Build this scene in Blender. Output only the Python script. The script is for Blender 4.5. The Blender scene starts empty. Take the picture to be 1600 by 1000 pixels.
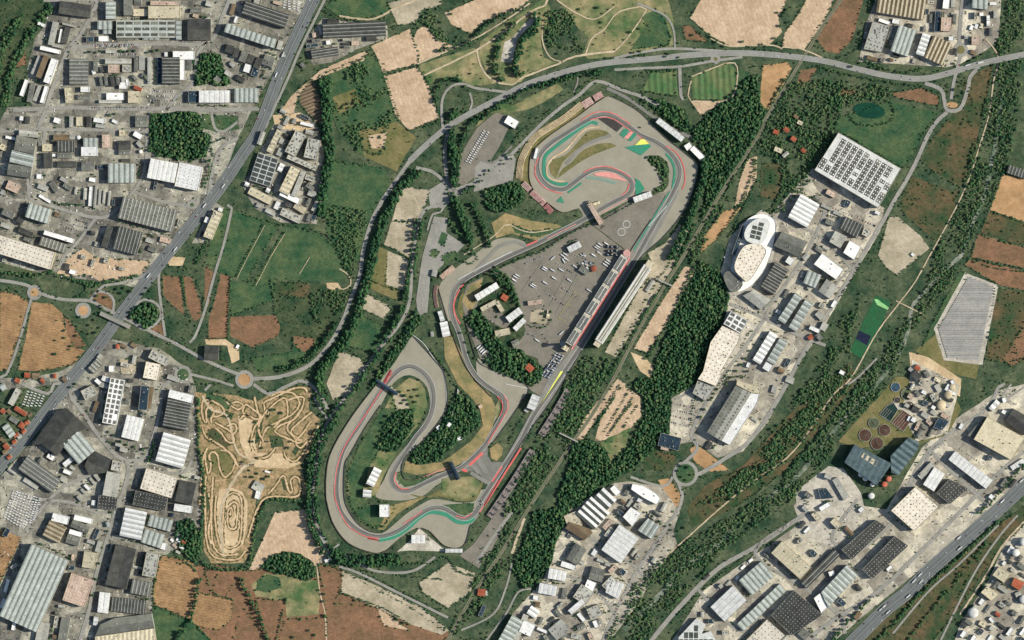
import bpy, math, random
import numpy as np
from mathutils.geometry import tessellate_polygon
from mathutils import Vector
S=1.75
C=bpy.context.scene.collection
R=random.Random(7)
def W(x,y): return ((x-800)*S,(500-y)*S)
def lin(c): return tuple(((v/255)/12.92 if v/255<=.04045 else ((v/255+.055)/1.055)**2.4) for v in c)
GAIN=1.42
def alb(c): return tuple(min(.86,v/GAIN) for v in lin(c))+(1,)
# ---------- materials
def nmat(name,c1,c2,big=60,mid=12,amt=.5,speck=0,stripe=None,rough=.95,spc=(.5,),bs=3.0,detail=6,cells=None,rnd=False):
    m=bpy.data.materials.new(name); m.use_nodes=True; nt=m.node_tree; n=nt.nodes; l=nt.links
    b=n['Principled BSDF']; b.inputs['Roughness'].default_value=rough
    b.inputs['Specular IOR Level'].default_value=.15
    tc0=n.new('ShaderNodeTexCoord')
    if rnd: # every building gets its own stains and tone
        oi=n.new('ShaderNodeObjectInfo'); mu=n.new('ShaderNodeMath'); mu.operation='MULTIPLY'; mu.inputs[1].default_value=900; l.new(oi.outputs['Random'],mu.inputs[0])
        va=n.new('ShaderNodeVectorMath'); va.operation='ADD'; l.new(tc0.outputs['Object'],va.inputs[0]); l.new(mu.outputs[0],va.inputs[1])
        class _T: outputs={'Object':va.outputs[0]}
        tc=_T
    else: tc=tc0
    def noise(scale_m,det,rg=.55):
        t=n.new('ShaderNodeTexNoise'); t.inputs['Scale'].default_value=1/scale_m; t.inputs['Detail'].default_value=det; t.inputs['Roughness'].default_value=rg
        l.new(tc.outputs['Object'],t.inputs['Vector']); return t.outputs['Fac']
    def ramp(f,a,b_,c0,c1_):
        r=n.new('ShaderNodeValToRGB'); r.color_ramp.elements[0].position=a; r.color_ramp.elements[1].position=b_
        r.color_ramp.elements[0].color=c0; r.color_ramp.elements[1].color=c1_; l.new(f,r.inputs['Fac']); return r.outputs['Color']
    def mix(f,a,b_,mode='MIX'):
        x=n.new('ShaderNodeMix'); x.data_type='RGBA'; x.blend_type=mode
        if isinstance(f,(int,float)): x.inputs[0].default_value=f
        else: l.new(f,x.inputs[0])
        for i,v in ((6,a),(7,b_)):
            if isinstance(v,tuple): x.inputs[i].default_value=v
            else: l.new(v,x.inputs[i])
        return x.outputs[2]
    a1,a2=alb(c1),alb(c2)
    col=ramp(noise(big,detail,.62),.36,.64,a1,a2)
    if stripe:
        ang,per,st,wid=stripe
        mp=n.new('ShaderNodeMapping'); mp.inputs['Rotation'].default_value=(0,0,math.radians(-ang)); l.new(tc.outputs['Object'],mp.inputs['Vector'])
        w=n.new('ShaderNodeTexWave'); w.inputs['Scale'].default_value=.314/per; w.inputs['Distortion'].default_value=wid; w.inputs['Detail'].default_value=2; w.inputs['Detail Scale'].default_value=1.5
        l.new(mp.outputs['Vector'],w.inputs['Vector'])
        k=mix(st,(1,1,1,1),ramp(w.outputs['Fac'],.2,.8,(.62,.62,.6,1),(1.3,1.3,1.28,1)))
        col=mix(1.0,col,k,'MULTIPLY')
    if cells:
        ang,sz,st=cells
        mp=n.new('ShaderNodeMapping'); mp.inputs['Rotation'].default_value=(0,0,math.radians(ang)); l.new(tc.outputs['Object'],mp.inputs['Vector'])
        for sz_,st_ in ((sz,st),(sz*.37,st*.55)):
            vo=n.new('ShaderNodeTexVoronoi'); vo.distance='CHEBYCHEV'; vo.inputs['Scale'].default_value=1/sz_; vo.inputs['Randomness'].default_value=.75
            l.new(mp.outputs['Vector'],vo.inputs['Vector']); se=n.new('ShaderNodeSeparateColor'); l.new(vo.outputs['Color'],se.inputs[0])
            k=ramp(se.outputs[0],.1,.9,(1-.5*st_,1-.5*st_,1-.47*st_,1),(1+.3*st_,1+.3*st_,1+.29*st_,1)); col=mix(1.0,col,k,'MULTIPLY')
    g=ramp(noise(mid,4,.7),.3,.7,(1-.45*amt,)*3+(1,),(1+.45*amt,)*3+(1,))
    col=mix(1.0,col,g,'MULTIPLY')
    if speck:
        g=ramp(noise(bs,2,.9),.38,.66,(1-.6*speck,)*3+(1,),(1+.55*speck,)*3+(1,))
        col=mix(1.0,col,g,'MULTIPLY')
    if rnd:
        k=ramp(oi.outputs['Random'],0,1,(.8,.81,.82,1),(1.1,1.09,1.06,1)); col=mix(1.0,col,k,'MULTIPLY')
    l.new(col,b.inputs['Base Color'])
    return m
M={}
def mat(key,*a,**k):
    if key not in M: M[key]=nmat(key,*a,**k)
    return M[key]
GM={
'base':dict(name='valley_scrub',c1=(44,70,48),c2=(94,102,74),big=60,mid=12,amt=.9,speck=.45),
'Y':dict(name='yard_concrete',c1=(170,165,146),c2=(128,126,111),big=34,mid=9,amt=.55,speck=.3,bs=4,cells=(8,48,.85)),
'y':dict(name='estate_concrete',c1=(200,191,167),c2=(166,159,140),big=45,mid=10,amt=.45,speck=.22,bs=4,cells=(-33,56,.75)),
'K':dict(name='scrub',c1=(38,66,44),c2=(84,92,62),big=45,mid=10,amt=.9,speck=.4),
'L':dict(name='dry_lawn',c1=(74,102,60),c2=(160,146,106),big=70,mid=16,amt=.6,speck=.25),
'G':dict(name='green_grass',c1=(46,82,54),c2=(88,104,68),big=50,mid=10,amt=.7,speck=.3,stripe=(62,7,.25,3)),
'J':dict(name='mown_grass',c1=(72,108,66),c2=(110,118,78),big=60,mid=12,amt=.4,speck=.2,stripe=(3,17,.6,1)),
'S':dict(name='ploughed_soil',c1=(142,107,80),c2=(116,93,68),big=50,mid=12,amt=.6,speck=.25,stripe=(70,6,.25,3.5)),
'F':dict(name='stubble',c1=(170,136,96),c2=(140,110,78),big=50,mid=12,amt=.6,speck=.25,stripe=(78,7,.28,4)),
'B':dict(name='dry_field',c1=(206,180,148),c2=(184,158,126),big=45,mid=12,amt=.45,speck=.2,stripe=(20,11,.12,4)),
'Z':dict(name='tan_field',c1=(196,156,112),c2=(164,130,90),big=60,mid=14,amt=.35,speck=.16),
'C':dict(name='sandy_patch',c1=(216,192,152),c2=(186,160,122),big=40,mid=9,amt=.4,speck=.2),
'T':dict(name='gravel_lot',c1=(190,177,150),c2=(158,148,122),big=50,mid=12,amt=.4,speck=.2),
'M':dict(name='weedy_ground',c1=(108,90,64),c2=(50,76,46),big=60,mid=11,amt=.7,speck=.3),
'O':dict(name='olive_grass',c1=(98,102,60),c2=(134,122,82),big=50,mid=10,amt=.5,speck=.25),
'H':dict(name='sports_turf',c1=(40,98,60),c2=(50,88,56),big=25,mid=8,amt=.4,speck=.15),
'h':dict(name='pale_turf',c1=(150,205,135),c2=(140,190,125),big=25),
'b':dict(name='dark_liner',c1=(34,42,62),c2=(30,36,54),big=25),
'P':dict(name='pale_paving',c1=(208,199,180),c2=(166,160,144),big=45,mid=9,amt=.5,speck=.25),
'V':dict(name='striped_lot',c1=(128,110,88),c2=(110,95,76),big=60,stripe=(112,9,1,.5),speck=.3),  # lighter and darker brown stripes across the lot
'X':dict(name='motocross_dirt',c1=(184,154,116),c2=(122,114,76),big=15,mid=7,amt=.8,speck=.3),
'R':dict(name='runoff_gravel',c1=(160,154,134),c2=(148,143,124),big=60,mid=12,amt=.12,speck=.08),
'D':dict(name='ochre_ground',c1=(172,148,104),c2=(118,116,76),big=50,mid=10,amt=.4,speck=.2),
'A':dict(name='paddock_asphalt',c1=(136,130,115),c2=(120,115,102),big=50,mid=9,amt=.25,speck=.15),
'r':dict(name='light_asphalt',c1=(158,155,143),c2=(140,138,127),big=40,mid=7,amt=.3,speck=.15),
'a':dict(name='grey_asphalt',c1=(132,130,120),c2=(118,117,107),big=40,mid=8,amt=.2,speck=.1),
'tr':dict(name='race_asphalt',c1=(124,121,112),c2=(112,111,103),big=50,mid=8,amt=.12,speck=.08),
'L2':dict(name='worn_asphalt',c1=(142,139,128),c2=(128,127,117),big=40,mid=8,amt=.2,speck=.08),
'hw':dict(name='pale_highway_asphalt',c1=(152,150,140),c2=(138,136,127),big=40,mid=8,amt=.25,speck=.12),
'rb':dict(name='tyre_rubber',c1=(96,94,88),c2=(108,106,98),big=18,mid=5,amt=.3),
'm':dict(name='motorway_asphalt',c1=(112,116,112),c2=(100,104,101),big=50,mid=8,amt=.2,speck=.1),
't':dict(name='dirt_track',c1=(204,186,154),c2=(178,162,130),big=30,mid=7,amt=.4,speck=.2),
'q':dict(name='river_gravel',c1=(150,150,134),c2=(66,92,66),big=26,mid=8,amt=.6,speck=.2),
'w':dict(name='rail_ballast',c1=(132,128,108),c2=(112,116,90),big=30,mid=7,amt=.3,speck=.1),
'lm':dict(name='lane_line',c1=(164,166,160),c2=(150,152,146),big=12,amt=.3),
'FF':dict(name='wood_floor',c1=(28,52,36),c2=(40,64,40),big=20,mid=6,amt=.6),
'wa':dict(name='pond_water',c1=(24,62,46),c2=(30,72,54),big=30,rough=.15),
'kr':dict(name='red_kerb',c1=(226,120,110),c2=(208,98,92),big=12,amt=.2),
'ke':dict(name='dark_red_paint',c1=(150,60,62),c2=(135,55,58),big=12,amt=.2),
'kk':dict(name='pink_kerb',c1=(226,160,146),c2=(216,146,134),big=8,amt=.3),
'kG':dict(name='green_paint',c1=(58,142,108),c2=(70,134,110),big=30,amt=.15),
'kg':dict(name='faded_teal_paint',c1=(118,150,134),c2=(130,148,132),big=14,amt=.3),
'ky':dict(name='yellow_paint',c1=(232,235,110),c2=(222,226,104),big=20),
'kc':dict(name='new_asphalt',c1=(72,68,64),c2=(66,63,60),big=20),
'kw':dict(name='white_line',c1=(222,222,212),c2=(205,206,198),big=12,amt=.2),
'fy':dict(name='faded_yellow_paint',c1=(190,180,110),c2=(170,162,104),big=12,amt=.3),
'jn':dict(name='pale_joint',c1=(152,146,126),c2=(146,140,122),big=12),
'md':dict(name='dark_rut',c1=(96,84,54),c2=(74,80,46),big=20,amt=.4),
'mt':dict(name='packed_dirt',c1=(216,188,148),c2=(186,158,118),big=20,amt=.3),
'tp':dict(name='purple_terrace',c1=(146,136,128),c2=(110,104,100),big=13,mid=6,amt=.9,speck=.3),
}
def G(k):
    d=GM[k]; 
    return mat(**{('key' if a=='name' else a):v for a,v in d.items()})
# ---------- mesh helpers
def link(name,me,parent=None,loc=(0,0,0)):
    o=bpy.data.objects.new(name,me); C.objects.link(o); o.location=loc
    if parent: o.parent=parent
    return o
def mesh(name,v,f,mats,mi=None):
    me=bpy.data.meshes.new(name); me.from_pydata(v,[],f)
    for m in mats: me.materials.append(m)
    if mi: me.polygons.foreach_set('material_index',mi)
    me.update(); return me
def tag(o,label,cat,group=None,kind=None):
    o['label']=label; o['category']=cat
    if group: o['group']=group
    if kind: o['kind']=kind
    return o
def pairs(a): return [(a[i],a[i+1]) for i in range(0,len(a),2)]
def smooth(p,closed=False,step=6):
    # Catmull-Rom through the points
    if len(p)<3: return p
    out=[]; n=len(p)
    rng=range(n) if closed else range(n-1)
    for i in rng:
        g=lambda j:(p[j%n] if closed else p[max(0,min(n-1,j))])
        p0,p1,p2,p3=g(i-1),g(i),g(i+1),g(i+2)
        k=max(1,int(math.dist(p1,p2)/step))
        for s in range(k):
            t=s/k
            out.append(tuple(.5*((2*p1[d])+(-p0[d]+p2[d])*t+(2*p0[d]-5*p1[d]+4*p2[d]-p3[d])*t*t+(-p0[d]+3*p1[d]-3*p2[d]+p3[d])*t**3) for d in (0,1)))
    if not closed: out.append(p[-1])
    return out
LAY=[]  # (poly bbox, poly, z) for surface height
def inpoly(x,y,P):
    c=False; j=len(P)-1
    for i in range(len(P)):
        xi,yi=P[i]; xj,yj=P[j]
        if (yi>y)!=(yj>y) and x<(xj-xi)*(y-yi)/(yj-yi)+xi: c=not c
        j=i
    return c
def topz(x,y):
    z=0
    for bb,P,h in LAY:
        if h>z and bb[0]<=x<=bb[2] and bb[1]<=y<=bb[3] and inpoly(x,y,P): z=h
    return z
def addlay(P,z):
    LAY.append(((min(p[0] for p in P),min(p[1] for p in P),max(p[0] for p in P),max(p[1] for p in P)),P,z))
def wob(P,amp=.7,step=7):
    # subdivide a hand traced outline and roughen it slightly
    out=[]; n=len(P)
    for i in range(n):
        a,b=P[i],P[(i+1)%n]; L=math.dist(a,b); k=max(1,int(L/step))
        for s in range(k):
            t=s/k; x=a[0]+(b[0]-a[0])*t; y=a[1]+(b[1]-a[1])*t
            if s: x+=R.uniform(-amp,amp); y+=R.uniform(-amp,amp)
            out.append((x,y))
    return out
def sheet(name,P,z,m):
    v=[(*W(*p),z) for p in P]
    f=[tuple(t) for t in tessellate_polygon([[Vector(q) for q in v]])]
    f2=[]
    for t in f:
        a,b,c=[v[i] for i in t]
        cr=(b[0]-a[0])*(c[1]-a[1])-(b[1]-a[1])*(c[0]-a[0])
        f2.append(t if cr>0 else t[::-1])
    addlay(P,z)
    return link(name,mesh(name,v,f2,[m]))
def offs(P,w,closed=False):
    n=len(P); L=[];Rr=[]
    for i in range(n):
        a=P[i-1] if (i or closed) else P[i]; b=P[(i+1)%n] if (i<n-1 or closed) else P[i]
        dx,dy=b[0]-a[0],b[1]-a[1]; d=math.hypot(dx,dy) or 1
        nx,ny=-dy/d,dx/d
        L.append((P[i][0]+nx*w/2,P[i][1]+ny*w/2)); Rr.append((P[i][0]-nx*w/2,P[i][1]-ny*w/2))
    return L,Rr
def ribbon(name,P,w,z,m,closed=False,h=0,lay=True,vary=0):
    L,Rr=offs(P,w,closed); n=len(P); v=[];f=[]
    if vary:
        for i in range(n):
            for E in (L,Rr):
                k=1+R.uniform(-vary,vary); E[i]=(P[i][0]+(E[i][0]-P[i][0])*k,P[i][1]+(E[i][1]-P[i][1])*k)
    for a,b in zip(L,Rr): v+= [(*W(*a),z),(*W(*b),z)]
    if h:
        for a,b in zip(L,Rr): v+= [(*W(*a),z+h),(*W(*b),z+h)]
    for i in range(n if closed else n-1):
        j=(i+1)%n
        if h:
            o=2*n
            f+=[(o+2*i,o+2*i+1,o+2*j+1,o+2*j),(2*i,o+2*i,o+2*j,2*j),(2*i+1,2*j+1,o+2*j+1,o+2*i+1)]
        else: f.append((2*i,2*i+1,2*j+1,2*j))
    if h and not closed:
        o=2*n; e=n-1; f+=[(0,1,o+1,o),(2*e,o+2*e,o+2*e+1,2*e+1)]
    if lay and not h: addlay(L+Rr[::-1],z)
    me=mesh(name,v,f,[m])
    me.validate()
    return link(name,me)
def box(v,f,cx,cy,z0,dx,dy,dz,ang=0,mi=None,k=0,top=1.0):
    c,s=math.cos(ang),math.sin(ang); b=len(v)
    for zz,t in ((z0,1),(z0+dz,top)):
        for sx,sy in ((-1,-1),(1,-1),(1,1),(-1,1)):
            x,y=sx*dx/2*t,sy*dy/2*t; v.append((cx+x*c-y*s,cy+x*s+y*c,zz))
    F=[(3,2,1,0),(4,5,6,7),(0,1,5,4),(1,2,6,5),(2,3,7,6),(3,0,4,7)]
    for q in F:
        f.append(tuple(b+i for i in q))
        if mi is not None: mi.append(k)
def cyl(v,f,cx,cy,z0,r,h,n=20,r2=None,mi=None,k=0,cap=True):
    r2=r if r2 is None else r2; b=len(v)
    for zz,rr in ((z0,r),(z0+h,r2)):
        for i in range(n): a=2*math.pi*i/n; v.append((cx+rr*math.cos(a),cy+rr*math.sin(a),zz))
    for i in range(n):
        j=(i+1)%n; f.append((b+i,b+j,b+n+j,b+n+i)); 
        if mi is not None: mi.append(k)
    if cap:
        f.append(tuple(b+n+i for i in range(n)))
        if mi is not None: mi.append(k)
ORD='first second third fourth fifth sixth seventh eighth ninth tenth eleventh twelfth thirteenth fourteenth fifteenth sixteenth seventeenth eighteenth nineteenth twentieth'.split()
TEN={2:'twenty',3:'thirty',4:'forty',5:'fifty',6:'sixty',7:'seventy',8:'eighty',9:'ninety'}
TENTH={2:'twentieth',3:'thirtieth',4:'fortieth',5:'fiftieth',6:'sixtieth',7:'seventieth',8:'eightieth',9:'ninetieth'}
def ordw(i):
    if i<20: return ORD[i]
    n=i+1
    if n>=100: return 'hundred and '+ordw(n-101) if n>100 else 'hundredth'
    return TENTH[n//10] if n%10==0 else TEN[n//10]+'-'+ORD[n%10-1]
def rankify(items,fmt,noun_done=None):
    """items: list of (obj,x,y,desc,place). Give each a label that no other one has."""
    g={}
    for it in items: g.setdefault((it[3],it[4]),[]).append(it)
    for (d,p),L in g.items():
        if len(L)==1: L[0][0]['label']=f'{d} {p}'; continue
        xs=[i[1] for i in L]; ys=[i[2] for i in L]
        ns=(max(ys)-min(ys))>=(max(xs)-min(xs))
        L.sort(key=lambda i:i[2] if ns else i[1])
        e=('north','south') if ns else ('west','east')
        n=len(L)
        for k,i in enumerate(L):
            if n==2: w=f'{e[0]}ern' if k==0 else f'{e[1]}ern'; i[0]['label']=f'{w} of two: {d} {p}'; continue
            if k==0: w=f'{e[0]}ernmost'
            elif k==n-1: w=f'{e[1]}ernmost'
            elif k<=n//2: w=f'{ordw(k)} from {e[0]}'
            else: w=f'{ordw(n-1-k)} from {e[1]}'
            i[0]['label']=f'{d} {p}, {w}'

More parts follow.
